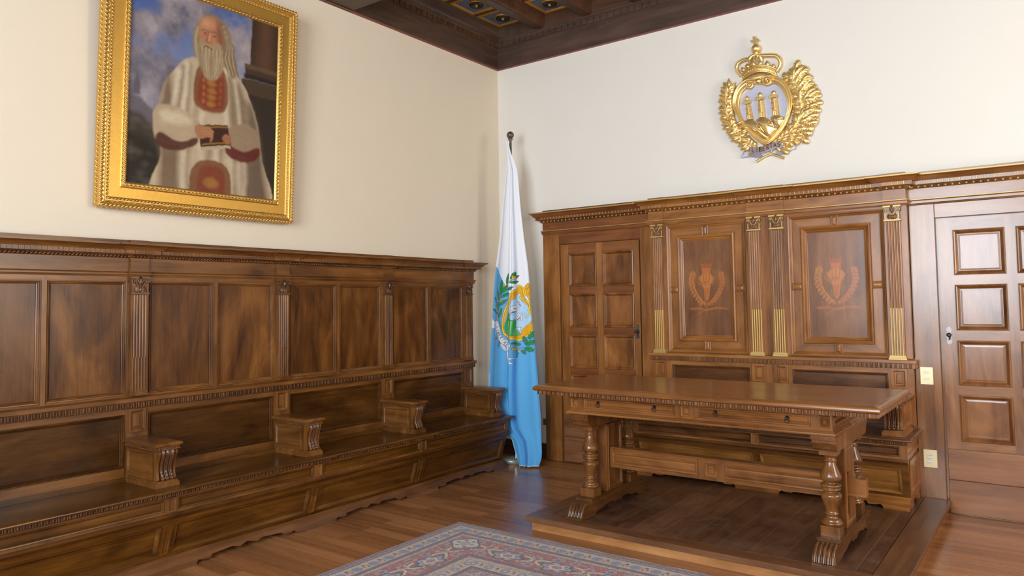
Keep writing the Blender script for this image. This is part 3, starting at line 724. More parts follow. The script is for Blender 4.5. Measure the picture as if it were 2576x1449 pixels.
# left-hand normal must face outwards
tongues(m, [(TCX-hx, TCY-hy), (TCX-hx, TCY+hy), (TCX+hx, TCY+hy), (TCX+hx, TCY-hy), (TCX-hx, TCY-hy)], .8825, .9075, .012, .035, proud=.017, w=.54)
m.build('carved_edge', carvedt, top)
AY0, AY1, AX0, AX1 = -1.77, -1.03, 1.925, 3.595
m = MB(); m.box(AX0+.03, AX1-.03, AY0+.03, AY1-.03, .765, .885)
closed_sweep(m, (AX0+AX1)/2, (AY0+AY1)/2, (AX1-AX0)/2, (AY1-AY0)/2, [(-.05, .762), (.016, .762), (.018, .768), (.016, .774), (.008, .778), (.010, .782), (.004, .786), (.0, .790), (-.006, .793)])
m.build('apron_moulding', tx, tab)
TF = lambda u, n, v: (u, AY0-n, v)
sm_ = [(AX0+.012, AX0+.07), (2.724, 2.784), (AX1-.07, AX1-.012)]; dr = [(AX0+.112, 2.682), (2.826, AX1-.112)]
allu = sorted(sm_+dr); SQ = [(0, 0), (.003, .006), (.010, .002), (.014, -.006), (.018, -.003), (.024, .002)]
DRW = [(0, 0), (.0005, -.003), (.002, -.003), (.004, .005), (.010, .003), (.016, -.005), (.02, -.007), (.027, -.002), (.032, .001)]
fr = MB(TF); e = [AX0]+[q for a in allu for q in a]+[AX1]
for i in range(0, len(e), 2): fr.box(e[i], e[i+1], -.03, 0, .79, .885, k=1)
for a, b in allu: fr.box(a, b, -.03, 0, .79, .800); fr.box(a, b, -.03, 0, .868, .885)
fr.build('apron', [tx, tz], tab)
for a, b in sm_:
    q = MB(); q.rings(lambda u, v, n: TF(u, n, v), a, .800, b, .868, SQ); q.build('apron_block', tx, tab)
for (a, b), ks in zip(dr, ((2.145, 2.547), (2.942, 3.357))):
    q = MB(); q.rings(lambda u, v, n: TF(u, n, v), a, .800, b, .868, DRW); dobj = q.build('drawer', tx, tab)
    for kx in ks:
        r = MB(); yk = AY0-.001
        r.lathe((kx, yk, .842), [(.010, 0), (.012, -.003), (.006, -.006), (.007, -.012), (.004, -.016)], 10, axis=1)
        r.tube([(kx+.0125*sin(t), yk-.012-.002*cos(t), .829+.0125*cos(t)) for t in np.linspace(0, 2*pi, 17)[:-1]], .0021, 6, closed=True)
        r.build('ring_pull', iron, dobj)
for sx_ in (AX0, AX1):  # apron ends
    sg = -1 if sx_ == AX0 else 1
    q = MB(); q.rings(lambda u, v, n: (sx_+sg*n, u, v), AY0+.0006, .7905, AY1-.0006, .8845, [(0, -.0005), (.0005, .0005), (.02, .0005), (.024, .006), (.03, .003), (.038, -.006), (.04, -.008)]); q.build('apron_end', ty, tab)
q = MB(); q.box(AX0, AX1, AY1-.03, AY1, .79, .885); q.build('apron_back', tx, tab)

COLY = (-1.665, -1.135); YC = -1.40
def trestle(cx):
    b = MB(); t = .036
    b.box(cx-t, cx+t, -1.515, -1.285, .205, .66); board = b.build('trestle_leg', tz, tab)
    for sg in (-1, 1):
        q = MB(); q.rings(lambda u, v, n: (cx+sg*(t+n), u, v), -1.512, .208, -1.288, .66, [(0, 0), (0, .006), (.016, .006), (.022, .010), (.03, .004), (.034, -.004), (.036, .0005)])
        q.build('leg_panel', tz, board)
    hw = .058; f = MB()
    prof = [(-1.75, .205), (-1.06, .205), (-1.052, .190), (-1.045, .186)]+crom([(-1.03, .187), (-.985, .178), (-.95, .15), (-.936, .118), (-.934, .108)], 4)+[(-.925, .107), (-.925, DZ), (-1.0, DZ)]
    prof += [(-1.08, .099), (-1.12, .118), (-1.2, .122), (-1.24, .135), (-1.32, .14), (-1.36, .118), (-1.40, .125), (-1.44, .118), (-1.48, .14), (-1.56, .135), (-1.6, .122), (-1.68, .118), (-1.72, .099), (-1.8, DZ), (-1.885, DZ), (-1.885, .107)]
    front = crom([(-1.876, .108), (-1.872, .118), (-1.858, .15), (-1.825, .178), (-1.78, .187)], 4)
    prof += front+[(-1.765, .186), (-1.758, .190)]
    f.prism(prof, 0, cx-hw, cx+hw)
    ftop = [(-1.755, .207), (-1.055, .207)]
    f.box(cx-hw-.004, cx+hw+.004, -1.756, -1.054, .196, .207)
    foot = f.build('foot', tly, board)
    r = MB()
    for i in range(5):
        xx = cx-.046+.023*i
        r.tube([(xx, y-.001, z) for y, z in front], [.0095]*len(front), 6)
        if i < 4:
            r.tube([(xx+.0115, y-.003, z+.001) for y, z in front], [.0035]*len(front), 5)
        bk = [(2*YC-y, z) for y, z in front]
        r.tube([(xx, y+.001, z) for y, z in bk], [.0095]*len(bk), 6)
    r.build('fluting', carved, foot)
    prof = [(.046, .262), (.054, .268), (.057, .276), (.053, .284), (.045, .288), (.047, .293), (.040, .298), (.031, .302), (.030, .312), (.030, .318), (.037, .322), (.037, .328), (.030, .332), (.031, .345), (.038, .368), (.047, .392), (.054, .412), (.056, .424), (.052, .434), (.042, .440), (.036, .443), (.034, .448), (.046, .451), (.052, .457), (.050, .464), (.044, .467), (.050, .470), (.056, .477), (.053, .485), (.043, .489), (.034, .492), (.034, .498), (.046, .502), (.055, .512), (.057, .524), (.054, .538), (.046, .556), (.038, .574), (.031, .592), (.028, .604), (.027, .608), (.035, .611), (.035, .617), (.028, .620), (.028, .632), (.036, .642), (.040, .648)]
    for cy in COLY:
        c = MB(); c.lathe((cx, cy, 0), [(a, z-.002) for a, z in prof], 28); c.box(cx-.05, cx+.05, cy-.05, cy+.05, .207, .262); c.box(cx-.046, cx+.046, cy-.046, cy+.046, .644, .676)
        c.build('baluster', tlz, board, 0)
    k = MB(); w = .062
    kp = [(-1.40, .762), (-1.80, .762), (-1.80, .745), (-1.792, .742), (-1.792, .722)]+crom([(-1.785, .718), (-1.775, .702), (-1.765, .684), (-1.735, .674)], 3)+[(-1.40, .674)]
    kp = kp+[(2*YC-y, z) for y, z in kp[::-1][1:-1]]
    k.prism(kp, 0, cx-w, cx+w); k.box(cx-w-.004, cx+w+.004, -1.806, -.994, .742, .758); k.build('cross_beam', tlz, board)
    return board
LX = (2.015, 3.55)
for x in LX: trestle(x)
YS = -1.462
s = MB(); s.box(LX[0]-.11, LX[1]+.135, YS+.012, YS+.075, .375, .475)
s.box(LX[0]+.04, LX[1]-.04, YS+.004, YS+.082, .362, .492)
s.prism([(YS-.001, .492), (YS+.085, .492), (YS+.082, .498), (YS+.003, .498)], 0, LX[0]+.04, LX[1]-.04)
st = s.build('stretcher', tx, tab, .002)
cells = [(2.075, 2.69), (2.745, 2.82), (2.875, 3.495)]
fr = panel_grid(lambda u, n, v: (u, YS-n, v), (LX[0]+.04, LX[1]-.04, .362, .492), cells, [(.385, .47)], .006, .02, [(0, 0), (.004, .004), (.012, .001), (.018, -.006), (.02, -.004), (.026, -.003)], 'stretcher_frame', 'stretcher_panel', [tz, tx], tx, st, h0=-.004)
for x, sg in ((LX[0]-.07, -1), (LX[1]+.055, 1)):
    w = MB(); zt = .512; w.prism(crom([(x-.014, .27), (x-.020, .46)], 1)+crom([(x-.02, .49), (x-.012, .508), (x, .513), (x+.012, .508), (x+.02, .49)], 3)+[(x+.020, .46), (x+.012, .27)], 1, YS+.022, YS+.052)
    w.build('wedge', tz, tab, .002)
adopt(tab)

# ------------------------------------------------------------------ rug
RX, RY = 1.225, -2.105
rug_x = np.concatenate([np.arange(0, 1.95, .0034), np.arange(1.95, 3.05, .03)]); rug_y = np.concatenate([np.arange(0, 1.35, .0034), np.arange(1.35, 3.6, .03)])
gx, gy = np.meshgrid(rug_x, rug_y); WX, WY = rug_x[-1], rug_y[-1]
d = np.minimum(np.minimum(gx, WX-gx), np.minimum(gy, WY-gy))
ax_ = (np.minimum(gy, WY-gy) < np.minimum(gx, WX-gx))
s_ = np.where(ax_, gx, gy)       # distance along the border
q_ = Ras(gx, gy, lin(150, 74, 66), .0036)
PUR, BEI, RED, NAVY, GREY, PINK, DK = lin(104, 76, 88), lin(186, 166, 148), lin(158, 58, 50), lin(30, 32, 62), lin(122, 124, 146), lin(190, 148, 132), lin(24, 10, 16)
def band(a, b, col): q_.put(np.maximum(a-d, d-b), col, aa=.004)
def dots(c, sp, r, col, ph=0):
    u = np.mod(s_+ph, sp)-sp/2; q_.put(np.sqrt(u*u+(d-c)**2)-r, col, aa=.005)
def row(c, sp, h, col, ph=0):
    k_ = (np.abs(d-c) < h) & (np.mod(s_+ph, sp) < sp*.5); q_.c[k_] = np.array(col)
nz = rng.random(gx.shape)
def speck(a, b, pal, sc=.011, thr=.0):
    ix = (np.floor(s_/sc)).astype(int); iy = (np.floor(d/sc)).astype(int); h = np.mod(np.sin(ix*127.1+iy*311.7)*43758.5, 1)
    inb = (d > a) & (d < b)
    for k, c in enumerate(pal):
        mk = inb & (h > k/len(pal)*(1-thr)+thr) & (h <= (k+1)/len(pal)*(1-thr)+thr); q_.c[mk] = q_.c[mk]*.3+np.array(c)*.7
band(0, .07, PUR); speck(.004, .07, [PUR, lin(150, 96, 96), GREY, lin(120, 60, 66)], .0105)
row(.018, .018, .004, DK, .004); row(.033, .018, .005, DK); row(.046, .018, .005, lin(176, 140, 128), .008); row(.060, .018, .005, DK, .003)
band(.07, .165, BEI); dots(.076, .016, .004, PINK); dots(.158, .016, .004, PINK)
dots(.125, .124, .034, GREY, .02); dots(.125, .124, .008, lin(90, 92, 120), .02)
for k in range(6):
    u = np.mod(s_+.02, .124)-.062; q_.put(np.sqrt((u-.024*cos(k*pi/3))**2+(d-.125-.024*sin(k*pi/3))**2)-.009, lin(120, 118, 138), aa=.004)
dots(.105, .124, .011, DK, .082); dots(.128, .124, .010, RED, .070); dots(.140, .124, .008, DK, .095); dots(.118, .124, .007, RED, .098)
band(.165, .198, PUR); row(.174, .0175, .0052, DK); row(.19, .0175, .0052, DK, .008)
band(.198, .232, lin(170, 138, 128)); speck(.198, .225, [PINK, BEI, GREY], .02); row(.229, .0175, .0052, DK)
band(.235, .47, RED); speck(.238, .468, [RED, RED, lin(184, 66, 52), GREY, RED, NAVY, lin(190, 160, 146), RED, RED, lin(176, 74, 60)], .0105)
for a0 in range(0, 26):   # vine
    pass
u = np.mod(s_-.33, .36); q_.put(np.abs(d-(.35+.07*np.sin(s_*2*pi/.36)))-.003, lin(70, 62, 92), aa=.005)
q_.put(np.abs(d-(.35-.06*np.sin(s_*2*pi/.18)))-.0022, lin(92, 78, 100), aa=.005)
def motif(cs, cd, kind):
    for horiz in (True, False):
        P = (lambda a, b: (cs+a, cd+b)) if horiz else (lambda a, b: (cd+b, cs+a))
        if kind == 'palm':
            for rr, c in ((1.18, NAVY), (1., lin(150, 152, 166)), (.6, lin(206, 186, 164)), (.36, lin(160, 70, 60)), (.2, GREY)):
                pts = [P(.085*rr*cos(t)*(1+.16*cos(6*t)), .062*rr*sin(t)*(1+.16*cos(6*t))) for t in np.linspace(0, 2*pi, 37)[:-1]]; q_.poly(pts, c, 1, .004)
            for t in np.linspace(0, 2*pi, 9)[:-1]: q_.ell(*P(.062*cos(t), .046*sin(t)), .010, .010, lin(96, 96, 120) if int(t*4/pi) % 2 else RED, .9)
        elif kind == 'ros':
            for t in np.linspace(0, 2*pi, 7)[:-1]: q_.ell(*P(.026*cos(t), .026*sin(t)), .011, .011, lin(150, 140, 148))
            q_.ell(*P(0, 0), .012, .012, lin(120, 60, 66))
        else:
            sg = 1 if kind == 'sr' else -1
            hook = crom([P(-.035*sg, -.045), P(.0, -.04), P(.035*sg, -.02), P(.03*sg, .012), P(-.03*sg, .048)], 6)
            q_.line(hook, .0115, DK); q_.line(hook, .009, lin(204, 184, 156))
            q_.line(crom([P(-.05*sg, -.02), P(-.01*sg, -.005), P(-.02*sg, .04)], 5), .004, NAVY)
for k in range(9):
    c = .345+.347*k
    motif(c, .372, 'palm') if k else None
    motif(c+.125, .36, 'sr'); motif(c+.235, .36, 'sl'); motif(c+.175, .31, 'ros'); motif(c+.18, .42, 'ros'); motif(c+.06, .27, 'ros'); motif(c+.29, .27, 'ros')
    for t in range(9):
        a, b = rng.uniform(.08, .28), rng.uniform(.26, .45); motif_c = [lin(140, 132, 146), NAVY, lin(190, 160, 146)][t % 3]
        q_.ell(c+a, b, .010, .007, motif_c, .9); q_.ell(b, c+a, .007, .010, motif_c, .9)
for rr, c in ((1.15, NAVY), (1., lin(196, 190, 178)), (.42, lin(150, 150, 164)), (.2, lin(180, 150, 140))):
    q_.poly([(.335+.085*rr*cos(t)*(1+.14*cos(4*t))*1.0-.0, .335+.085*rr*sin(t)*(1+.14*cos(4*t))) for t in np.linspace(0, 2*pi, 41)[:-1]], c, 1, .004)
for t in np.linspace(0, 2*pi, 7)[:-1]: q_.ell(.335+.055*cos(t), .335+.055*sin(t), .012, .012, lin(110, 84, 92))
band(.47, .505, PUR); row(.478, .0175, .0052, DK); row(.496, .0175, .0052, DK, .008)
band(.505, .54, lin(174, 144, 132)); speck(.505, .54, [PINK, BEI, GREY], .02)
band(.54, .62, BEI); dots(.545, .0155, .004, DK); dots(.582, .115, .03, GREY, .03); dots(.582, .115, .011, BEI, .03); dots(.57, .115, .009, DK, .09); dots(.59, .115, .009, RED, .083)
band(.62, .652, PUR); row(.628, .0175, .0052, DK); row(.645, .0175, .0052, DK, .008)
inn = d > .652; q_.c[inn] = lin(176, 150, 140); speck(.652, 9, [lin(150, 60, 58), BEI, GREY, lin(160, 86, 80), NAVY], .014)
gm_ = q_.c.mean(-1, keepdims=True); q_.c = np.clip(gm_+(q_.c-gm_)*1.18, .004, 1)*.76; q_.c *= (.75+.5*nz)[..., None]
zz = np.where(d < .003, .001, .011)+.0012*(nz-.5)
rug = gridmesh('oriental_rug', RX+gx, RY-gy, zz, q_.c, rugm)
tag(rug, 'red and beige patterned oriental rug on the parquet floor', 'rug')
fb = MB()   # pale fringe cord along the far end
fb.tube([(RX+WX*t, RY+.003+.003*sin(t*60), .007) for t in np.linspace(.19, 1, 90)], .0035, 5); o = fb.build('selvedge_cord', simple('undyed_wool', lin(168, 152, 146), .9), rug)

# ------------------------------------------------------------------ flag and its pole
FX, FY = .402, -.322
pole = empty('flagpole', (FX, FY, 0), 'metal flagpole with ball finial on a round floor base in the corner', 'flagpole')
m = MB(); m.lathe((FX-.043, FY, 0), [(.112, 0), (.117, .004), (.117, .034), (.112, .04), (.05, .046), (0, .046)], 40); m.build('base', discm, pole)
m = MB(); m.lathe((FX, FY, 0), [(.016, .02), (.016, .36)], 16); m.build('socket', chrome, pole)
m = MB(); m.tube([(FX, FY, .3), (FX-.012, FY, 3.10)], .0125, 14); m.build('pole', rodm, pole)
m = MB(); m.ball((FX-.012, FY, 3.135), .036, 24, 14); m.lathe((FX-.012, FY, 0), [(.02, 3.085), (.024, 3.095), (.018, 3.105)], 16); m.build('finial', rodm, pole)
adopt(pole)
FINV = np.array([[1129.886205674456, -18.59397067779201, -126.83356102282931], [-60.234319797265414, -1437.3318518565973, 2696.204548525173], [-.08223564324019018, .00731051173138972, 1.]])
Lz = [3.06, 2.967, 2.892, 2.78, 2.439, 2.134, 1.866, 1.598, 1.367, 1.059, .752, .447, .36, .30, .245, .1, .012]
Lx = [.372, .380, .378, .366, .314, .275, .226, .193, .174, .144, .120, .129, .16, .27, .385, .433, .473]
Rz = [3.06, 2.963, 2.884, 2.765, 2.42, 2.115, 1.851, 1.589, 1.367, 1.072, .781, .491, .275, .131, .076, .012]
Rx = [.398, .416, .450, .497, .527, .563, .604, .626, .640, .675, .696, .721, .727, .731, .722, .69]
nv, nu = 760, 210
vz_ = np.linspace(3.05, .014, nv); su = np.linspace(0, 1, nu)
xl = np.interp(vz_, Lz[::-1], Lx[::-1]); xr = np.interp(vz_, Rz[::-1], Rx[::-1])
k = np.hanning(25); k /= k.sum(); sm = lambda a: np.convolve(np.pad(a, 12, 'edge'), k, 'valid')
xl, xr = sm(xl), sm(xr)
SS, ZZ = np.meshgrid(su, vz_); XX = xl[:, None]*(1-SS)+xr[:, None]*SS
tt = np.clip((3.05-ZZ)/3.05, 0, 1); amp = .012+.05*np.clip(tt*1.6, 0, 1)
crease = .60+.05*np.sin(tt*5)
gs = lambda c, w: np.exp(-((SS-c)/w)**2)
fold = .9*gs(.30+.05*tt, .26)-.55*gs(.06, .10)-.95*gs(crease, .028)+.6*gs(crease+.11, .09)+.35*gs(crease-.05, .03)-.3*gs(.97, .05)-.35*gs(.44, .05)*np.clip(tt*2-.9, 0, 1)+.25*gs(.52, .04)+.18*gs(.17, .05)*np.clip(tt*2-.8, 0, 1)
YY = -.402-amp*fold-.02*np.clip(tt-.15, 0, 1)+.045*np.clip(.12-tt, 0, .12)/.12*0
YY = np.where(ZZ > 2.9, YY*(1-(ZZ-2.9)/.16*.0), YY)
w = FINV[2, 0]*XX+FINV[2, 1]*ZZ+1; FA = (FINV[0, 0]*XX+FINV[0, 1]*ZZ+FINV[0, 2])/w; FB = (FINV[1, 0]*XX+FINV[1, 1]*ZZ+FINV[1, 2])/w
WH, SKY = lin(232, 236, 244), lin(92, 172, 228)
r = Ras(FA, FB, WH, 5)
bx_ = np.interp(FA, [-200, 60, 100, 160, 215, 300, 420, 560, 640, 900], [-200, -40, 10, 80, 165, 330, 600, 900, 960, 1010])
r.put(bx_-FB, SKY, aa=6)
INK, G1, G2, OR, YE, GR, LB = lin(30, 40, 48), lin(44, 140, 70), lin(58, 128, 98), lin(226, 166, 24), lin(240, 206, 50), lin(120, 122, 128), lin(176, 212, 240)
def shape(p, col, w=3.2, n=5, ink=INK): q = crom(p, n, True) if n else p; r.poly(q, col); r.line(list(q)+[q[0]], w/2, ink)
def leaf(b, t, wd, col):
    b, t = np.array(b, float), np.array(t, float); a = t-b; n_ = np.array((-a[1], a[0])); n_ /= np.linalg.norm(n_); L = []
    for f, h in ((0, 0), (.2, .7), (.45, 1), (.7, .75), (1, 0)): L.append(b+a*f+n_*wd*h)
    for f, h in ((.7, .75), (.45, 1), (.2, .7)): L.append(b+a*f-n_*wd*h)
    q = crom(L, 4, True); r.poly(q, col); r.line(q+[q[0]], 1.7, INK); r.line([tuple(b), tuple(b+a*.85)], 1, lin(30, 96, 52))
stem = crom([(400, 165), (320, 215), (265, 300), (205, 420), (175, 560), (170, 640), (195, 760), (240, 900)], 6); r.line(stem, 5.5, INK); r.line(stem, 3.8, GR)
for b, t, wd, c in (((330, 185), (402, 62), 22, G1), ((378, 175), (448, 130), 20, G2), ((322, 230), (446, 215), 22, G1), ((282, 258), (305, 98), 16, G1), ((205, 400), (222, 190), 24, G1), ((225, 375), (300, 265), 26, G1), ((295, 335), (362, 285), 22, G2), ((212, 440), (315, 370), 22, G1), ((180, 480), (140, 305), 24, G1), ((190, 545), (292, 462), 26, G2), ((158, 580), (80, 432), 24, G1), ((172, 620), (175, 490), 22, G1), ((165, 668), (52, 598), 22, G2), ((185, 720), (228, 580), 20, G1)): leaf(b, t, wd, c)
for a, b in ((360, 152), (252, 268), (212, 478), (144, 616), (148, 712)): r.ell(a, b, 16, 18, INK); r.ell(a, b, 14, 16, OR)
# crown edge seen past the fold
shape([(540, 235), (505, 320), (560, 500), (580, 560), (585, 420), (560, 280)], OR)
for a, b in ((520, 330), (540, 400), (560, 470)): r.line([(a, b), (a+40, b-60)], 3, lin(150, 100, 10))
# shield
out = [(455, 268), (370, 330), (318, 410), (300, 490), (255, 610), (232, 730), (228, 830), (245, 930), (290, 985), (380, 1030), (450, 1038), (495, 1025), (600, 920), (600, 830), (598, 640), (560, 520), (512, 440), (500, 330)]
shape(out, YE, 4)
inn = [(462, 290), (385, 345), (335, 420), (315, 500), (272, 620), (248, 740), (246, 830), (262, 920), (300, 965), (390, 1005), (490, 1000), (585, 900), (588, 800), (585, 640), (545, 530), (500, 440), (480, 330)]
shape(inn, OR, 3)
core = [(465, 380), (400, 430), (345, 490), (318, 580), (298, 660), (265, 790), (258, 870), (290, 940), (350, 968), (470, 958), (490, 880), (580, 770), (588, 680), (545, 560), (470, 470)]
shape(core, LB, 3)
for i in range(-14, 40): r.line([(330+i*16, 420), (420+i*16, 780)], .8, lin(150, 190, 222), .6)
r.poly(crom(core, 4, True), LB, .35)
shape([(318, 640), (290, 720), (262, 850), (290, 940), (350, 966), (400, 964), (412, 860), (380, 770), (335, 740), (330, 690)], lin(58, 160, 84), 3)
shape([(412, 890), (400, 964), (468, 955), (470, 930), (440, 895)], lin(96, 180, 110), 3)
for a in (318, 352, 385): r.line([(a, 770), (a-10, 960)], 9, lin(150, 204, 150), .75)
for pts in ([(315, 620), (340, 690), (465, 560), (455, 500), (415, 490), (360, 560)], [(365, 745), (405, 800), (485, 720), (480, 650), (440, 660)], [(425, 850), (470, 900), (480, 850)]): shape(pts, lin(226, 230, 236), 3.4, 0)
for a, b, c, d_ in ((330, 640, 430, 520), (350, 660, 450, 545), (375, 750, 470, 670), (395, 780, 480, 700)): r.line([(a, b), (c, d_)], 1.6, INK)
for k_ in range(7):
    f = k_/6; r.line([(325+110*f, 612-105*f), (350+110*f, 668-110*f)], 1.3, INK)
    r.line([(372+90*f, 742-80*f), (402+80*f, 790-75*f)], 1.2, INK)
r.line([(405, 490), (445, 500), (440, 525), (470, 545)], 3, INK); r.line([(348, 655), (385, 622)], 4.5, INK); r.line([(430, 750), (460, 722)], 4.5, INK)
hk = crom([(478, 750), (485, 690), (520, 668), (546, 690), (538, 715), (520, 712)], 5); r.line(hk, 8, INK); r.line(hk, 5, lin(222, 226, 232))
cs = crom([(455, 268), (512, 340), (505, 420), (478, 462), (462, 430)], 6); r.line(cs, 9, INK); r.line(cs, 6.5, YE)
c2 = crom([(520, 470), (560, 540), (552, 620), (575, 670), (590, 640), (575, 580)], 6); r.line(c2, 10, INK); r.line(c2, 7, YE)
# motto ribbon
shape([(36, 700), (60, 760), (105, 790), (85, 850), (35, 858)], WH, 3)
for k_ in range(8): r.line([(66+k_*5, 790+k_*4), (60+k_*5, 835+k_*4)], 1, GR)
r.line([(128, 1010), (180, 992)], 11, INK); r.line([(128, 1010), (180, 992)], 8.5, GR); r.line([(205, 1035), (186, 1110)], 11, INK); r.line([(205, 1035), (186, 1110)], 8.5, GR)
shape([(92, 850), (130, 850), (150, 900), (150, 950), (125, 965), (105, 920)], lin(200, 206, 220), 3)
shape([(215, 1075), (245, 1080), (290, 1140), (295, 1175), (270, 1180), (225, 1120)], lin(200, 206, 220), 3)
rib = [(140, 755), (95, 850), (150, 900), (175, 985), (220, 1060), (285, 1110), (290, 1190), (350, 1125), (340, 1060), (270, 1010), (225, 940), (200, 850), (180, 790)]
shape(rib, lin(238, 241, 248), 3.4)
base = crom([(142, 838), (150, 880), (172, 945), (206, 1005), (250, 1065), (310, 1105)], 12)
cum = [0]
for a, b in zip(base, base[1:]): cum.append(cum[-1]+math.dist(a, b))
for i, ch in enumerate('LIBERTAS'):
    t = cum[-1]*(.02+i/8.1); j = max(q for q in range(len(cum)) if cum[q] <= t); a, b = base[j], base[min(j+1, len(base)-1)]; L = math.dist(a, b) or 1
    if L == 1: a, b = base[-2], base[-1]; L = math.dist(a, b)
    tx_, ty_ = (b[0]-a[0])/L, (b[1]-a[1])/L
    ox, oy = a[0]+tx_*(t-cum[j]), a[1]+ty_*(t-cum[j])
    for sk in LETTERS[ch]: r.line([(ox+tx_*p_[0]*34+ty_*p_[1]*40, oy+ty_*p_[0]*34-tx_*p_[1]*40) for p_ in sk], 3.4, INK)
shape([(288, 1195), (320, 1180), (335, 1260), (382, 1290), (338, 1305), (370, 1360), (315, 1340), (295, 1270)], WH, 3)
r.line(crom([(310, 1040), (380, 1100), (480, 1135), (600, 1120)], 6), 4, GR)
def oak(cx, cy, L, W, rot, col):
    P = []
    for t in np.linspace(0, 2*pi, 49)[:-1]:
        x, y = cos(t)*L, sin(t)*W*(1+.28*cos(9*t)); P.append((cx+x*cos(rot)-y*sin(rot), cy+x*sin(rot)+y*cos(rot)))
    r.poly(P, col); r.line(P+[P[0]], 1.6, INK)
for a in ((420, 1080, 62, 24, .15, G1), (420, 1205, 72, 28, 1.45, G2), (590, 960, 62, 26, 2.0, G1), (580, 1070, 62, 30, -.5, G1), (568, 1160, 56, 30, .3, G1), (520, 1030, 56, 22, 1.3, G2), (510, 1195, 34, 16, 1.1, G2)): oak(*a)
for a, b in ((372, 1150), (466, 1172)): r.ell(a, b, 14, 26, INK); r.ell(a, b+4, 11, 20, lin(214, 176, 84)); r.ell(a, b-14, 13, 9, lin(176, 140, 90))
hem = ((FB > 1500) & ((SS < .012) | (SS > .988))) | (ZZ < .022); r.c[hem] = lin(170, 204, 236)
r.c *= (.985+.03*rng.random(SS.shape))[..., None]
flag = gridmesh('national_flag', XX+.026, YY, ZZ, r.c, flagm)
tag(flag, 'white and light blue flag with a coat of arms hanging from the corner pole', 'flag')
m = MB(); m.tube([(.384+.008*cos(t), -.38+.03*0, 3.075+.034*sin(t)) for t in np.linspace(0, 2*pi, 17)[:-1]], .0042, 6, closed=True); m.tube([(.384, -.38, 3.1), (.388, -.362, 3.085), (.390, -.340, 3.065)], .004, 6); m.build('hanging_loop', simple('white_cord', lin(226, 228, 232), .8), flag)

# ------------------------------------------------------------------ framed painting on the left wall
def vnoise(X, Y, fx, fy, seed, octv=4):
    g = np.random.default_rng(seed); out = np.zeros(X.shape); amp, tot = 1., 0.
    for o in range(octv):
        n = 64; T_ = g.random((n, n)); a, b = X*fx*2**o+17.3*o, Y*fy*2**o+9.1*o
        i, j = np.floor(a).astype(int), np.floor(b).astype(int); u, v = a-i, b-j; u, v = u*u*(3-2*u), v*v*(3-2*v)
        g_ = lambda p, q: T_[p % n, q % n]
        out += amp*((g_(i, j)*(1-u)+g_(i+1, j)*u)*(1-v)+(g_(i, j+1)*(1-u)+g_(i+1, j+1)*u)*v); tot += amp; amp *= .55
    return out/tot
pic = empty('framed_picture', (.05, -3.32, 2.115), 'large oil painting of a robed bearded man in a wide gilt frame', 'painting')
PW, PH, PT = 1.377, 1.575, radians(2.2)
def TP(u, v, n): return (.028+sin(PT)*v+cos(PT)*n, -4.007+u, 2.115+cos(PT)*v-sin(PT)*n)
m = MB(); m.rings(TP, 0, 0, PW, PH, [(0, 0), (0, .014), (.005, .03), (.003, .044), (.006, .06), (.012, .068), (.02, .064), (.024, .056), (.03, .060), (.036, .064), (.040, .058), (.046, .058), (.054, .054), (.060, .050), (.062, .052)], cap=False)
fr_ = m.build('outer_moulding', goldf, pic)
m = MB(); m.rings(TP, 0, 0, PW, PH, [(.062, .052), (.064, .050), (.124, .050)], cap=False)
fl = NT('punched_gilding'); co_ = fl.coords(); vo = fl.n('ShaderNodeTexVoronoi', feature='DISTANCE_TO_EDGE'); vo.inputs['Scale'].default_value = 60; fl.l(co_, vo.inputs['Vector'])
wv = fl.n('ShaderNodeTexVoronoi', feature='F1'); wv.inputs['Scale'].default_value = 24; fl.l(co_, wv.inputs['Vector'])
rg = fl.math('ABSOLUTE', fl.math('SINE', fl.math('MULTIPLY', wv.outputs['Distance'], 60)))
hh = fl.math('ADD', fl.math('MULTIPLY', rg, .5), fl.ramp(vo.outputs['Distance'], [(0, (0, 0, 0)), (.06, (1, 1, 1))]))
fl.l(fl.mix(fl.math('MULTIPLY', rg, .35), lin(218, 172, 84), lin(188, 138, 58)), fl.b.inputs['Base Color']); fl.set(metal=.82, rough=.36); fl.bump(hh, .1, .0015)
m.build('flat_frieze', fl.m, pic)
m = MB(); m.rings(TP, 0, 0, PW, PH, [(.124, .050), (.126, .060), (.131, .063), (.135, .059), (.138, .059), (.143, .066), (.152, .066), (.158, .060), (.163, .056), (.163, .048)], cap=False)
inn_ = m.build('inner_moulding', goldf, pic)
def rope(mb, inset, n, spacing, rx, slant):
    for (a, b) in (((inset, inset), (PW-inset, inset)), ((PW-inset, inset), (PW-inset, PH-inset)), ((PW-inset, PH-inset), (inset, PH-inset)), ((inset, PH-inset), (inset, inset))):
        L = math.dist(a, b); c = int(L/spacing); du, dv = (b[0]-a[0])/L, (b[1]-a[1])/L
        for i in range(c):
            t = (i+.5)*L/c; u, v = a[0]+du*t, a[1]+dv*t; vv = []
            for j in range(5):
                th = pi*j/4
                for q in range(6):
                    al = 2*pi*q/6; p1 = spacing*.62*cos(th); p2 = rx*sin(th)*cos(al); p3 = rx*.75*sin(th)*sin(al)
                    A = p1*cos(slant)-p2*sin(slant); B = p1*sin(slant)+p2*cos(slant)
                    vv.append(TP(u+du*A-dv*B, v+dv*A+du*B, n+p3))
            mb.add(vv, [(j*6+q, (j+1)*6+q, (j+1)*6+(q+1) % 6, j*6+(q+1) % 6) for j in range(4) for q in range(6)], True)
for a_ in ((.013, .066, .024, .0085, .75), (.004, .028, .03, .007, .6), (.034, .062, .034, .0045, 0)): m = MB(); rope(m, *a_); m.build('carved_rope', goldf, fr_)
m = MB(); rope(m, .054, .055, .021, .006, .6); m.build('carved_leaf_row', goldf, fr_)
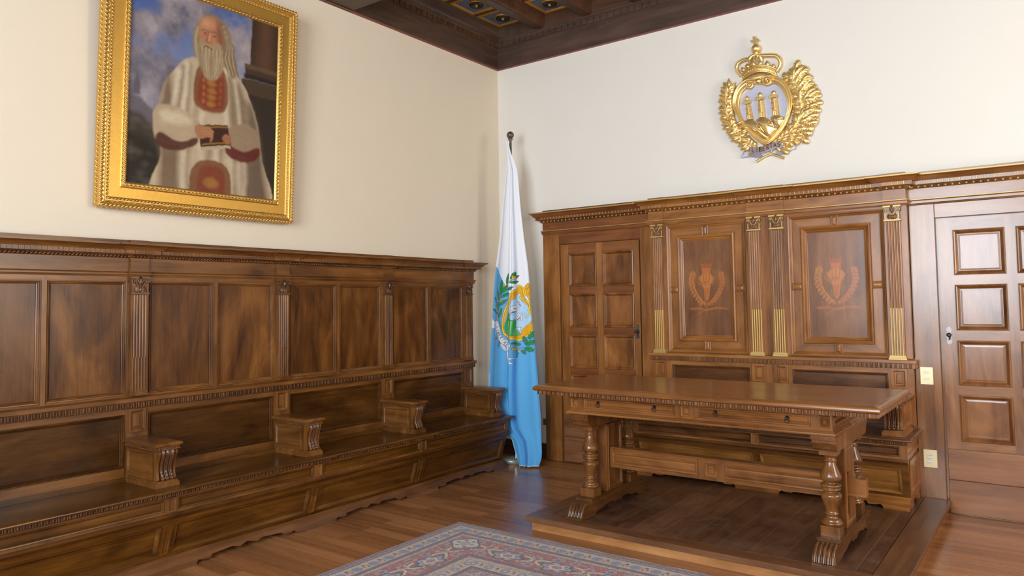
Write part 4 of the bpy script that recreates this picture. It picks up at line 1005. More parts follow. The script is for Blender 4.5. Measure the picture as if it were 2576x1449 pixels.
for a_ in ((.1475, .066, .026, .0075, .7), (.131, .063, .04, .003, 0)): m = MB(); rope(m, *a_); m.build('carved_rope', goldf, inn_)
iu = np.linspace(.160, PW-.160, 300); iv = np.linspace(.160, PH-.160, 350); gu, gv = np.meshgrid(iu, iv)
pu, pv = (gu-.160)/(PW-.32), (gv-.160)/(PH-.32)
n1, n2, n3 = vnoise(pu, pv, 3.2, 4.2, 3, 5), vnoise(pu, pv, 9, 9, 5, 4), vnoise(pu, pv, 30, 60, 8, 3)
L3 = lambda a, b, t: a*(1-t[..., None])+b*t[..., None]
A_ = lambda *c: np.array(lin(*c))
sky = L3(A_(150, 156, 176)[None, None], A_(58, 92, 158)[None, None], np.clip((pv-.45)*1.6+.25*(.4-pu), 0, 1))
cl = np.clip((n1-.43)*6+.45*np.exp(-((pu-.1)/.2)**2-((pv-.78)/.16)**2)*2, 0, 1)
sky = L3(sky, L3(A_(112, 106, 116)[None, None], A_(182, 168, 164)[None, None], np.clip(n2*1.8-.4, 0, 1)), cl*.9)
wx_ = .014*(vnoise(pu, pv, 11, 11, 21, 3)-.5)+.006*(vnoise(pu, pv, 38, 38, 22, 2)-.5); wy_ = .014*(vnoise(pu, pv, 11, 11, 23, 3)-.5)+.006*(vnoise(pu, pv, 38, 38, 24, 2)-.5)
p = Ras(pu+wx_, pv+wy_, (0, 0, 0), .004); p.c = sky.copy()
def soft(pts, c, al=1, aa=.02, n=5): p.poly(crom(pts, n, True) if n else pts, lin(c), al, aa)
# distant hills and shrubs, lower left
soft([(.03, .44), (.032, .50), (.05, .545), (.068, .50), (.07, .44)], (104, 90, 98), .85, .012, 0)
soft([(-.1, .40), (.05, .43), (.14, .38), (.22, .34), (.4, .3), (.45, -.1), (-.1, -.1)], (112, 104, 110), 1, .02)
soft([(-.1, .30), (.06, .35), (.14, .30), (.24, .24), (.36, .2), (.4, -.1), (-.1, -.1)], (74, 64, 54), 1, .03)
soft([(-.1, .2), (.1, .24), (.2, .16), (.34, .1), (.4, -.1), (-.1, -.1)], (46, 38, 28), 1, .05)
for k_ in range(60):
    a, b = rng.uniform(-.02, .3), rng.uniform(0, .33); p.ell(a, b, rng.uniform(.012, .04), rng.uniform(.008, .025), lin([(58, 50, 36), (86, 76, 62), (40, 32, 24), (104, 92, 82)][k_ % 4]), .5, aa=.02)
# masonry pier, right
p.poly([(.80, 1.05), (1.05, 1.05), (1.05, .66), (.79, .66)], lin(86, 62, 44), 1, .008)
for q in np.linspace(0, 1, 14): p.line([(.81+.2*q, 1.05), (.80+.2*q, .72)], .012, lin(int(60+46*sin(q*pi)), int(42+34*sin(q*pi)), int(28+24*sin(q*pi))), .6, .02)
p.poly([(.755, .735), (1.05, .735), (1.05, .66), (.755, .66)], lin(78, 58, 42), 1, .008); p.line([(.76, .725), (1.05, .725)], .012, lin(112, 88, 64), .8, .015); p.line([(.755, .672), (1.05, .672)], .012, lin(46, 34, 24), .9, .015)
p.poly([(.73, .655), (1.05, .655), (1.05, -.05), (.68, -.05)], lin(58, 46, 34), 1, .012); p.poly([(.73, .655), (1.05, .655), (1.05, .57), (.73, .57)], lin(82, 64, 46), 1, .01)
# a plain old man in a pale robe, one hand resting on a closed book
soft([(.27, .60), (.36, .685), (.50, .715), (.64, .69), (.77, .585), (.85, .43), (.90, .22), (.95, -.08), (.18, -.08), (.20, .16), (.17, .34), (.20, .50)], (196, 176, 148), 1, .012)
soft([(.24, .58), (.19, .44), (.16, .32), (.20, .14), (.20, -.08), (.30, -.08), (.31, .2), (.28, .42)], (118, 94, 72), .85, .05)
soft([(.79, .52), (.87, .36), (.92, .12), (.95, -.08), (.78, -.08), (.76, .2)], (104, 84, 66), .9, .06)
soft([(.66, .64), (.75, .56), (.80, .40), (.72, .30), (.66, .44)], (150, 128, 102), .8, .05)
for a, b, c_, w_, al in ((.33, .62, .27, .016, .7), (.37, .64, .34, .012, .6), (.42, .62, .40, .010, .5), (.64, .63, .68, .014, .7), (.70, .60, .76, .016, .7), (.75, .52, .82, .014, .6)): p.line(crom([(a, b), ((a+c_)/2+.012, .46), (c_, .30)], 6), w_, lin(134, 112, 88), al, .035)
for a, b, c_, w_ in ((.30, .60, .24, .014), (.35, .645, .31, .012), (.46, .66, .45, .010), (.60, .66, .63, .010), (.68, .62, .73, .010)): p.line(crom([(a, b), ((a+c_)/2+.01, .46), (c_, .32)], 6), w_, lin(226, 212, 188), .65, .03)
for a in (.30, .38, .52, .60, .70, .82): p.line(crom([(a, .24), (a-.015, .12), (a+.01, -.05)], 5), .016, lin(128, 106, 82), .6, .04)
for a in (.34, .45, .56, .66, .76): p.line(crom([(a, .24), (a+.012, .12), (a, -.05)], 5), .013, lin(216, 200, 174), .6, .035)
soft([(.43, .66), (.60, .665), (.62, .45), (.415, .45)], (128, 78, 36), .9, .014); soft([(.455, .64), (.585, .645), (.60, .46), (.44, .46)], (142, 46, 36), .7, .02)
for a in np.linspace(.47, .62, 5): p.ell(.52, a, .030, .016, lin(178, 130, 58), .75, aa=.014); p.ell(.465, a+.01, .010, .012, lin(168, 122, 56), .7, aa=.01); p.ell(.58, a+.01, .010, .012, lin(150, 106, 46), .7, aa=.01)
soft([(.42, .14), (.64, .145), (.65, -.08), (.41, -.08)], (126, 80, 38), .9, .012); soft([(.455, .12), (.61, .12), (.61, -.05), (.45, -.05)], (138, 44, 34), .6, .02); p.ell(.53, .05, .05, .03, lin(176, 128, 58), .7, aa=.02)
# sleeves, book and hands
soft([(.17, .40), (.27, .42), (.40, .39), (.45, .34), (.42, .27), (.30, .22), (.18, .23), (.15, .31)], (188, 166, 136), 1, .012)
soft([(.19, .27), (.32, .24), (.43, .28), (.42, .24), (.30, .19), (.18, .21)], (92, 46, 30), .95, .014); soft([(.20, .38), (.31, .39), (.40, .36), (.34, .33), (.22, .33)], (218, 202, 174), .7, .03)
soft([(.64, .36), (.76, .40), (.86, .36), (.87, .26), (.76, .22), (.64, .25), (.61, .31)], (160, 136, 108), 1, .012); soft([(.63, .27), (.75, .245), (.87, .28), (.86, .22), (.74, .185), (.64, .215)], (104, 34, 26), .95, .014)
soft([(.44, .345), (.64, .375), (.665, .26), (.46, .225)], (70, 38, 24), 1, .008, 0); p.poly([(.455, .235), (.66, .265), (.663, .25), (.458, .215)], lin(188, 172, 140), 1, .006); p.line([(.45, .335), (.635, .363)], .004, lin(164, 120, 54), .9, .008); p.line([(.47, .25), (.65, .276)], .004, lin(164, 120, 54), .9, .008)
soft([(.415, .335), (.455, .35), (.50, .335), (.515, .305), (.48, .285), (.43, .285)], (176, 124, 90), 1, .010)
for k_ in range(4): p.line(crom([(.47+.008*k_, .335-.013*k_), (.51+.006*k_, .335-.015*k_), (.535-.004*k_, .322-.016*k_)], 4), .0075, lin(184, 132, 96), 1, .008); p.line(crom([(.475+.008*k_, .328-.013*k_), (.512+.006*k_, .327-.015*k_), (.533-.004*k_, .315-.016*k_)], 4), .0025, lin(110, 66, 46), .7, .006)
soft([(.66, .31), (.63, .325), (.60, .30), (.615, .275), (.65, .27)], (166, 112, 80), 1, .010)
# head, three-quarter turned, hair and beard
soft([(.42, .71), (.50, .675), (.62, .70), (.61, .75), (.45, .75)], (158, 136, 110), 1, .014)
soft([(.40, .70), (.385, .80), (.415, .89), (.48, .945), (.57, .94), (.635, .875), (.665, .78), (.70, .69), (.66, .635), (.60, .70), (.45, .72)], (150, 126, 98), 1, .02)
for k_ in range(7): p.line(crom([(.575+.008*k_, .91-.012*k_), (.615+.008*k_, .80), (.60+.012*k_, .74), (.63+.012*k_, .66)], 6), .005, lin(*((196, 176, 144) if k_ % 2 else (112, 90, 68))), .6, .012)
for k_ in range(4): p.line(crom([(.425-.004*k_, .86), (.405-.003*k_, .79), (.425-.006*k_, .71)], 5), .005, lin(186, 166, 134), .5, .012)
soft([(.425, .80), (.43, .875), (.475, .93), (.54, .925), (.585, .865), (.585, .79), (.54, .735), (.46, .745)], (184, 128, 94), 1, .012)
soft([(.545, .915), (.588, .86), (.586, .79), (.555, .745), (.55, .82)], (124, 76, 54), .75, .035)
p.ell(.475, .895, .04, .022, lin(214, 164, 128), .7, aa=.04); p.ell(.447, .815, .018, .016, lin(192, 120, 90), .6, aa=.02)
soft([(.425, .78), (.455, .80), (.49, .785), (.53, .795), (.575, .80), (.60, .70), (.565, .625), (.50, .595), (.45, .635), (.42, .70)], (168, 146, 114), 1, .018)
for k_ in range(12): a = .435+.0125*k_; p.line(crom([(a, .765), (a+.010*sin(k_*2.1), .69), (.50+(a-.50)*.6, .615)], 5), .0036, lin(*((204, 186, 154) if k_ % 2 else (128, 104, 76))), .55, .009)
p.line(crom([(.448, .848), (.466, .855), (.482, .85)], 3), .004, lin(128, 98, 74), .6, .008); p.line(crom([(.508, .852), (.53, .858), (.552, .85)], 3), .004, lin(122, 90, 68), .6, .008)
for a in (.466, .53): p.ell(a, .837, .010, .0042, lin(74, 48, 38), .75, aa=.007); p.line([(a-.012, .83), (a+.012, .829)], .002, lin(150, 96, 72), .6, .006)
p.line(crom([(.492, .85), (.481, .815), (.474, .80), (.49, .795)], 4), .0045, lin(146, 92, 66), .7, .009); p.line([(.496, .84), (.489, .806)], .005, lin(218, 168, 134), .6, .008); p.line(crom([(.464, .765), (.485, .772), (.515, .765)], 3), .0042, lin(122, 62, 50), .75, .007)
p.c = (p.c**1.12)*.82*(.9+.2*n3)[..., None]*(.93+.14*n2)[..., None]
X, Y, Z = TP(gu, gv, np.full(gu.shape, .052))
gridmesh('canvas', X, Y, Z, p.c, canvasm, pic)
adopt(pic)

# ------------------------------------------------------------------ gilded coat of arms on the right wall
arms = empty('coat_of_arms', (2.745, -.01, 2.64), 'gilded carved coat of arms with crown and wreath hung high on the pale wall', 'coat of arms')
H4 = np.array([[.0010437077900107593, -1.4172144901350199e-05, 2.1835783621707585], [.00011096691940353098, -.0008192211926990959, 3.8188485981480245], [8.200944705716138e-05, 4.652739939798596e-06, 1.]])
H11 = np.array([[.0003762918531430778, -5.093524549776454e-06, 2.4823569970259474], [4.0057040079295805e-05, -.0002951739302065559, 3.729135251076029], [2.959856791411349e-05, 1.6792509160418832e-06, 1.]])
def hm(H, a, b):
    w = H[2, 0]*a+H[2, 1]*b+1; return ((H[0, 0]*a+H[0, 1]*b+H[0, 2])/w, (H[1, 0]*a+H[1, 1]*b+H[1, 2])/w)
c4 = lambda pts: [hm(H4, *q) for q in pts]
c11 = lambda pts: [hm(H11, *q) for q in pts]
def pillow(mb, out, y0, h, steps=3, k=None, wall=None, c=None, bulge=.5):
    """rounded relief over an outline in the wall plane (x,z); y0 back, h rise towards the room"""
    n = len(out); cx = sum(q[0] for q in out)/n if c is None else c[0]; cz = sum(q[1] for q in out)/n if c is None else c[1]
    lo = []
    if wall is not None: lo.append([(x, wall, z) for x, z in out])
    for j in range(steps+1):
        s_ = 1-j/steps*.92; y = y0-h*(1-s_**2)**bulge
        lo.append([(cx+(x-cx)*s_, y, cz+(z-cz)*s_) for x, z in out])
    v = [q for l in lo for q in l]; f = [(j*n+i, j*n+(i+1) % n, (j+1)*n+(i+1) % n, (j+1)*n+i) for j in range(len(lo)-1) for i in range(n)]
    f.append(tuple(range((len(lo)-1)*n, len(lo)*n))); return mb.add(v, f, True, k)
SO = [(640, 490), (760, 440), (870, 470), (950, 540), (1000, 650), (1010, 740), (985, 860), (930, 990), (850, 1090), (735, 1182), (620, 1120), (520, 1020), (440, 900), (390, 800), (376, 720), (400, 620), (450, 540), (520, 490), (580, 484)]
SI = [(640, 548), (740, 552), (830, 545), (900, 610), (942, 700), (953, 790), (920, 920), (860, 1010), (745, 1118), (640, 1060), (550, 990), (490, 910), (456, 810), (455, 720), (480, 640), (520, 598), (590, 552)]
def polar(pts, c, N=96):
    q = np.array(crom(pts, 8, True)); a = np.arctan2(q[:, 1]-c[1], q[:, 0]-c[0]); rr = np.hypot(q[:, 0]-c[0], q[:, 1]-c[1]); o = np.argsort(a); a, rr = a[o], rr[o]
    t = np.linspace(-pi, pi, N+1)[:-1]; rr = np.interp(t, np.r_[a-2*pi, a, a+2*pi], np.r_[rr, rr, rr]); return t, rr
sc_ = (700, 800); t, ro = polar(SO, sc_); _, ri_ = polar(SI, sc_)
m = MB(); loops = []
for f, y in ((0, -.004), (0, -.035), (.06, -.046), (.16, -.05), (.26, -.046), (.36, -.034), (.55, -.030), (.74, -.038), (.84, -.046), (.93, -.045), (1, -.036), (1, -.012)):
    loops.append([(hm(H4, sc_[0]+(a*(1-f)+b*f)*cos(th), sc_[1]+(a*(1-f)+b*f)*sin(th)), y) for th, a, b in zip(t, ro, ri_)])
N = len(t); v = [(q[0], y, q[1]) for l in loops for q, y in l]
m.add(v, [(j*N+i, j*N+(i+1) % N, (j+1)*N+(i+1) % N, (j+1)*N+i) for j in range(len(loops)-1) for i in range(N)], True)
def spiral(mb, cx, cy, r0, a0, a1, H, y, rad, shrink=.75):
    pts = []
    n = 26
    for i in range(n+1):
        f = i/n; a = radians(a0+(a1-a0)*f); q = hm(H, cx+r0*(1-shrink*f)*cos(a), cy+r0*(1-shrink*f)*sin(a)); pts.append((q[0], y-.006*f, q[1]))
    mb.tube(pts, [rad*(1-.3*i/n) for i in range(n+1)], 8)
spiral(m, 750, 512, 50, 200, -250, H4, -.045, .011); spiral(m, 556, 556, 40, -20, 420, H4, -.045, .010)
for a, b, rr in ((655, 515, .026), (615, 530, .014), (700, 505, .014), (750, 515, .011), (556, 558, .010)): q = hm(H4, a, b); m.ball((q[0], -.045, q[1]), (rr, .02, rr*.9), 12, 8)
m.build('shield_frame', gold, arms)
m = MB(); g_ = [hm(H4, sc_[0]+b*1.04*cos(th), sc_[1]+b*1.04*sin(th)) for th, b in zip(t, ri_)]
m.add([(x, -.016, z) for x, z in g_], [tuple(range(N))])
for i in range(58):   # engraved horizontal lines
    z = 2.80+i*.0085; xs = [x for x, zz in g_ if abs(zz-z) < .012]
    if len(xs) > 1: m.box(min(xs), max(xs), -.0172, -.0155, z, z+.003)
m.build('shield_ground', silver, arms)
for hp in ([(488, 940), (540, 905), (600, 915), (660, 985), (720, 1062), (775, 1112), (742, 1128), (640, 1066), (550, 1002)], [(622, 912), (690, 880), (750, 900), (800, 962), (862, 1012), (820, 1062), (765, 1108), (700, 1030), (650, 962)], [(768, 892), (830, 860), (900, 880), (938, 912), (915, 962), (868, 1006), (810, 950)]):
    m = MB(); o_ = c4(crom(hp, 4, True)); pillow(m, o_, -.02, .035, 5, wall=-.014)
    for k_ in range(3):
        f = .25+.25*k_; a, b = o_[int(len(o_)*.1)], o_[int(len(o_)*.5)]
        m.tube([(a[0]*(1-s_)+b[0]*s_+.012*sin(s_*9+k_*2)+.03*(k_-1)*.6, -.048+.012*abs(s_-.5)*2, a[1]*(1-s_)+b[1]*s_+.01*cos(s_*7+k_)) for s_ in np.linspace(.25, .8, 8)], [.003, .006, .008, .008, .008, .007, .005, .003], 6)
    m.build('mountain', gold, arms)
for sh_, tp, ft in (([(522, 915), (600, 908), (566, 755), (511, 762)], [(499, 757), (573, 746), (571, 714), (500, 724)], [(512, 722), (508, 676), (524, 660), (545, 670), (548, 714)]),
                    ([(646, 895), (725, 885), (705, 712), (637, 720)], [(621, 716), (713, 705), (711, 678), (623, 690)], [(645, 688), (640, 642), (660, 622), (688, 636), (684, 682)]),
                    ([(788, 875), (870, 866), (846, 688), (774, 696)], [(762, 692), (854, 682), (851, 658), (764, 668)], [(785, 666), (780, 622), (804, 603), (829, 616), (822, 658)])):
    m = MB(); q = c4(sh_)
    n = 9
    L0, L1 = [], []
    for i in range(n):
        f = i/(n-1); y = -.016-.026*sin(pi*f)**.7
        L0.append((q[0][0]*(1-f)+q[1][0]*f, y, q[0][1]*(1-f)+q[1][1]*f)); L1.append((q[3][0]*(1-f)+q[2][0]*f, y, q[3][1]*(1-f)+q[2][1]*f))
    m.add(L0+L1, [(i, i+1, n+i+1, n+i) for i in range(n-1)], True)
    w = c4(tp)
    for lo_, hi_, ex in ((0, .35, .004), (.35, .7, .008)):
        A0 = [w[0][0]*(1-lo_)+w[3][0]*lo_, w[0][1]*(1-lo_)+w[3][1]*lo_]; B0 = [w[1][0]*(1-lo_)+w[2][0]*lo_, w[1][1]*(1-lo_)+w[2][1]*lo_]
        m.box(min(A0[0], w[0][0])-ex+.004, B0[0]+ex-.004, -.05, -.014, (A0[1]+B0[1])/2, (A0[1]+B0[1])/2+.0105)
    x0_, x1_ = w[3][0], w[2][0]; zt = (w[2][1]+w[3][1])/2
    m.box(x0_+.003, x1_-.003, -.041, -.013, zt-.014, zt-.001)
    for i in range(5): a = x0_+(x1_-x0_)*i/5; m.box(a+.002, a+(x1_-x0_)/5-.003, -.0515, -.0145, zt-.0125, zt+.005)
    pillow(m, c4(crom(ft, 4, True)), -.02, .016, 3, wall=-.014)
    mid = lambda f: ((q[0][0]+q[1][0])/2*(1-f)+(q[2][0]+q[3][0])/2*f, (q[0][1]+q[1][1])/2*(1-f)+(q[2][1]+q[3][1])/2*f)
    d_ = mid(.14); m.tube([(d_[0]-.011, -.042, d_[1]-.02), (d_[0]-.011, -.043, d_[1]+.012), (d_[0], -.044, d_[1]+.024), (d_[0]+.011, -.043, d_[1]+.012), (d_[0]+.011, -.042, d_[1]-.02)], .003, 6)
    for f in (.45, .75):
        e_ = mid(f); hw_ = .5*(q[1][0]-q[0][0])*(1-f)+.5*(q[2][0]-q[3][0])*f
        m.tube([(e_[0]-hw_*cos(a), -.016-.027*sin(a)**.7-.001, e_[1]) for a in np.linspace(.1, pi-.1, 9)], .0025, 5)
    m.build('tower', gold, arms)
# crown
m = MB()
pillow(m, c11(crom([(350, 1255), (560, 1125), (820, 1050), (1060, 1055), (1260, 1125), (1000, 1205), (720, 1285), (430, 1300)], 4, True)), -.012, .012, 3, wall=-.004)
bt = c11(crom([(335, 1200), (500, 1085), (700, 1010), (900, 980), (1100, 990), (1275, 1060)], 6)); n = len(bt)
yb_ = [-.02-.045*sin(pi*i/(n-1))**.8 for i in range(n)]
vv = []
for (x, z), y in zip(bt, yb_): vv += [(x, y+.004, z-.026), (x, y, z-.022), (x, y, z+.022), (x, y+.004, z+.026)]
m.add(vv, [(i*4+j, i*4+j+1, (i+1)*4+j+1, (i+1)*4+j) for i in range(n-1) for j in range(3)], True)
for dz_, rr in ((-.025, .0075), (.025, .0075), (-.012, .003), (.012, .003)): m.tube([(x, y-.002, z+dz_) for (x, z), y in zip(bt, yb_)], rr, 8)
for i in range(1, n-1, 2): m.ball((bt[i][0], yb_[i]-.004, bt[i][1]), .0065 if (i//2) % 3 else .009, 8, 6)
for px, pz, bx0, bx1, bz in ((315, 905, 290, 440, 1040), (488, 825, 420, 580, 960), (660, 755, 590, 750, 905), (855, 735, 790, 930, 880), (1050, 735, 975, 1120, 900), (1215, 815, 1140, 1260, 930)):
    w = c11([(bx0, bz), (bx0+8, (bz+pz)/2), (px, pz), (bx1-8, (bz+pz)/2), (bx1, bz)]); f = (px-300)/950; y = -.028-.034*sin(pi*min(max(f, .05), .95))
    pillow(m, w, y, .012, 3, wall=y+.012); m.tube([(w[2][0], y-.004, w[2][1]-.004), ((w[0][0]+w[4][0])/2, y-.016, (w[0][1]+w[4][1])/2)], [.003, .006], 6)
def arch(pts, y0, y1, rad, beads=True):
    q = c11(crom(pts, 6)); n = len(q); P3 = [(x, y0+(y1-y0)*(i/(n-1)), z) for i, (x, z) in enumerate(q)]; m.tube(P3, [rad*(.85+.3*sin(pi*i/(n-1))) for i in range(n)], 8)
    if beads:
        for i in range(0, n, 2):
            a, b = P3[max(i-1, 0)], P3[min(i+1, n-1)]; tx__, tz__ = b[0]-a[0], b[2]-a[2]; L = math.hypot(tx__, tz__) or 1
            for sg in (1,):
                ox, oz = -tz__/L*sg, tx__/L*sg
                if (P3[i][0]+ox*.01-2.70)**2+(P3[i][2]+oz*.01-3.40)**2 < (P3[i][0]-2.70)**2+(P3[i][2]-3.40)**2: ox, oz = -ox, -oz
                m.ball((P3[i][0]+ox*rad, P3[i][1]-.006, P3[i][2]+oz*rad), .0062, 7, 5)
arch([(300, 1150), (200, 1020), (180, 890), (260, 780), (400, 715), (530, 690), (650, 625), (745, 590)], -.02, -.04, .0125)
arch([(1285, 1030), (1385, 890), (1390, 720), (1300, 610), (1150, 590), (950, 600), (780, 590)], -.02, -.04, .0145)
arch([(590, 860), (560, 740), (610, 650), (690, 600), (745, 590)], -.062, -.045, .014, False); arch([(750, 760), (745, 680), (745, 590)], -.066, -.045, .012)
arch([(875, 760), (870, 680), (840, 615), (745, 585)], -.03, -.04, .013, False)
crown = m.build('crown', gold, arms)
m = MB(); q = hm(H11, 738, 415); m.ball((q[0], -.044, q[1]), .039, 24, 16); m.lathe((q[0], -.044, 0), [(.012, q[1]-.075), (.02, q[1]-.06), (.012, q[1]-.045), (.018, q[1]-.034)], 14); m.build('orb', gold, crown)
m = MB(); m.prism(c11([(648, 75), (735, 72), (738, 155), (805, 125), (830, 185), (750, 205), (765, 300), (680, 305), (675, 225), (600, 245), (585, 185), (660, 175)]), 1, -.052, -.037); m.build('cross', gold, crown, .002)
# laurel and oak
def leaf3(mb, bx, bz, tx__, tz__, w, y, h, lobed=False):
    ax_, az_ = tx__-bx, tz__-bz; nx, nz_ = -az_, ax_; L = math.hypot(ax_, az_); nx /= L; nz_ /= L; o = []
    if lobed:
        S1 = [(0, .12), (.1, .3), (.16, .66), (.24, .74), (.29, .42), (.36, .9), (.46, 1.05), (.52, .55), (.6, 1.0), (.71, 1.02), (.75, .5), (.84, .72), (.93, .6), (.985, .3), (1, 0)]
    else: S1 = [(0, .08), (.15, .55), (.35, .95), (.55, 1.), (.78, .6), (1, 0)]
    for f, s_ in S1: o.append((bx+ax_*f+nx*w*s_, bz+az_*f+nz_*w*s_))
    for f, s_ in S1[::-1][1:]: o.append((bx+ax_*f-nx*w*s_, bz+az_*f-nz_*w*s_))
    pillow(mb, o, y, h, 3, wall=y+.008, c=(bx+ax_*.5, bz+az_*.5), bulge=.7)
    mb.tube([(bx+ax_*.05, y-h*.6, bz+az_*.05), (bx+ax_*.5, y-h*1.12, bz+az_*.5), (bx+ax_*.92, y-h*.5, bz+az_*.92)], [.003, .0035, .0015], 5)
R2 = random.Random(4)
m = MB(); stc = crom(c4([(700, 1230), (560, 1165), (450, 1075), (365, 960), (325, 830), (320, 700), (345, 590)]), 8)
m.tube([(x, -.018, z) for x, z in stc], [.008]*len(stc), 6)
for i in range(5, len(stc), 2):
    x, z = stc[i]; a = stc[min(i+1, len(stc)-1)]; b = stc[i-1]; th = math.atan2(a[1]-b[1], a[0]-b[0])
    for sg, da, L in ((1, .75, .095), (-1, .8, .085), (1, 1.25, .085), (1, .3, .10), (-1, .35, .095)):
        A = th+sg*(da+R2.uniform(-.15, .15)); L *= R2.uniform(.85, 1.1)*(1.0 if sg > 0 else .8)
        leaf3(m, x, z, x+L*cos(A), z+L*sin(A), .021, -.016-R2.uniform(0, .02), .012)
    if i % 4 == 1: m.ball((x, -.034, z), .009, 8, 6)
for k_ in range(16):
    q = hm(H4, R2.uniform(400, 470), R2.uniform(960, 1120)); A = R2.uniform(-2.6, .4); leaf3(m, q[0], q[1], q[0]+.08*cos(A), q[1]+.08*sin(A), .016, -.03, .010)
m.build('laurel_branch', gold, arms)
m = MB(); stc = crom(c4([(780, 1235), (900, 1110), (1000, 1040), (1075, 920), (1100, 780), (1070, 640), (1000, 480)]), 8)
m.tube([(x, -.02, z) for x, z in stc], [.009]*len(stc), 6)
for i in range(4, len(stc), 2):
    x, z = stc[i]; a = stc[min(i+1, len(stc)-1)]; b = stc[i-1]; th = math.atan2(a[1]-b[1], a[0]-b[0]); s_ = 1 if i > 14 else .75
    for sg, da, L in ((1, .55, .085), (-1, .6, .115), (-1, 1.1, .12), (1, 1.1, .07), (-1, .1, .10), (-1, 1.7, .10), (-1, .85, .155), (-1, 1.35, .15), (1, .2, .08)):
        A = th+sg*(da+R2.uniform(-.2, .2)); L *= R2.uniform(.85, 1.1)*s_
        off = .05 if da in (.85, 1.35) else 0; leaf3(m, x+off*cos(A), z+off*sin(A), x+L*cos(A), z+L*sin(A), .030*s_, -.016-R2.uniform(0, .026), .012, True)
    if i % 4 == 0:
        q = (x+.05, z+.0); m.ball((q[0], -.042, q[1]), (.011, .011, .016), 8, 6)
m.build('oak_branch', gold, arms)
m = MB()
for pts in ([(790, 1262), (700, 1300), (622, 1350)], [(760, 1262), (850, 1290), (916, 1312)]):
    q = c4(pts); m.tube([(x, -.014, z) for x, z in q], [.010, .010, .012], 8)
m.build('crossed_stem', gold, arms)
def strip(mb, top, bot, ys, n=6):
    A, B = c4(crom(top, n)), c4(crom(bot, n)); N_ = len(A); Y_ = np.interp(np.linspace(0, 1, N_), np.linspace(0, 1, len(ys)), ys)
    v = [(x, y, z) for (x, z), y in zip(A, Y_)]+[(x, y, z) for (x, z), y in zip(B, Y_)]+[(x, y+.006, z) for (x, z), y in zip(A, Y_)]+[(x, y+.006, z) for (x, z), y in zip(B, Y_)]
    f = [(i, i+1, N_+i+1, N_+i) for i in range(N_-1)]+[(2*N_+i, 2*N_+i+1, 3*N_+i+1, 3*N_+i) for i in range(N_-1)]+[(i, i+1, 2*N_+i+1, 2*N_+i) for i in range(N_-1)]+[(N_+i, N_+i+1, 3*N_+i+1, 3*N_+i) for i in range(N_-1)]
    mb.add(v, f, True)
m = MB()
strip(m, [(555, 1196), (650, 1206), (740, 1188), (830, 1150), (935, 1142)], [(570, 1262), (660, 1272), (745, 1250), (835, 1215), (915, 1205)], (-.046, -.052, -.054, -.052, -.046))
strip(m, [(500, 1225), (545, 1215), (600, 1258), (680, 1272)], [(458, 1312), (560, 1300), (620, 1308), (690, 1300)], (-.02, -.024, -.034, -.04))
strip(m, [(835, 1232), (900, 1205), (960, 1160), (1045, 1142)], [(830, 1272), (900, 1275), (980, 1230), (1030, 1222)], (-.04, -.03, -.024, -.02))
m.prism(c4([(540, 1290), (458, 1312), (500, 1262), (478, 1232), (545, 1215)]), 1, -.024, -.016); m.prism(c4([(950, 1170), (1048, 1138), (1012, 1172), (1040, 1212), (950, 1240)]), 1, -.024, -.016)
rb = m.build('motto_ribbon', silver, arms)
m = MB(); bl = crom([(585, 1252), (640, 1258), (700, 1250), (770, 1226), (830, 1204), (900, 1196)], 8); cum = [0]
for a, b in zip(bl, bl[1:]): cum.append(cum[-1]+math.dist(a, b))
for i, ch in enumerate('LIBERTAS'):
    tt_ = cum[-1]*(.02+i*.122); j = max(q for q in range(len(cum)) if cum[q] <= tt_); a, b = bl[j], bl[min(j+1, len(bl)-1)]; L = math.dist(a, b); dx, dy = (b[0]-a[0])/L, (b[1]-a[1])/L
    ox, oy = a[0]+dx*(tt_-cum[j]), a[1]+dy*(tt_-cum[j]); yy = -.0535-.006*sin(pi*(i+.5)/8)
    for sk in LETTERS[ch]:
        q = c4([(ox+dx*u_*30+dy*v_*50*.3, oy+dy*u_*30-v_*50) for u_, v_ in sk]); m.tube([(x, yy, z) for x, z in q], .0042, 6)
m.build('lettering', simple('letter_gilding', lin(150, 104, 56), .4, .8), rb)
adopt(arms)

# ------------------------------------------------------------------ small wall fittings
def plate(name, x0, x1, z0, z1, y, label, cat, kind):
    o = empty(name, ((x0+x1)/2, y, z0), label, cat); m = MB(); m.box(x0, x1, y-.009, y, z0, z1); m.build('cover_plate', brass, o, .003, 2)
    xc = (x0+x1)/2; H_ = z1-z0
    if kind == 'switch':
        for f in (.70, .32):
            m = MB(); m.box(xc-.017, xc+.017, y-.013, y-.008, z0+H_*f-.0075, z0+H_*f+.0075); m.build('rocker', plastic, o, .002)
    else:
        for f, h in ((.70, .0075), (.51, .0072), (.30, .0072)):
            m = MB(); m.box(xc-.017, xc+.017, y-.012, y-.008, z0+H_*f-h, z0+H_*f+h); b = m.build('socket_insert', plastic, o, .0015)
            if f != .30:
                k_ = MB()
                for d_ in (-.0095, 0, .0095): k_.lathe((xc+d_, y-.0112, z0+H_*f), [(.0024, 0), (.0024, -.0012)], 8, axis=1)
                k_.build('pin_hole', blackp, b)
            else:
                k_ = MB(); k_.box(xc-.012, xc+.012, y-.0124, y-.0115, z0+H_*f-.001, z0+H_*f+.001); k_.build('slot', simple('grey_print', (.3, .3, .3), .6), b)
    adopt(o)
plate('light_switch', 3.786, 3.868, .887, 1.012, -.045, 'brass plate with two white rockers on the door post', 'light switch', 'switch')
plate('power_outlet', 3.785, 3.870, .307, .432, -.045, 'brass power socket plate low on the door post', 'power outlet', 'socket')
o = empty('blank_wall_plate', (.52, 0, .318), 'small brass plate on the white wall beside the flag', 'wall plate')
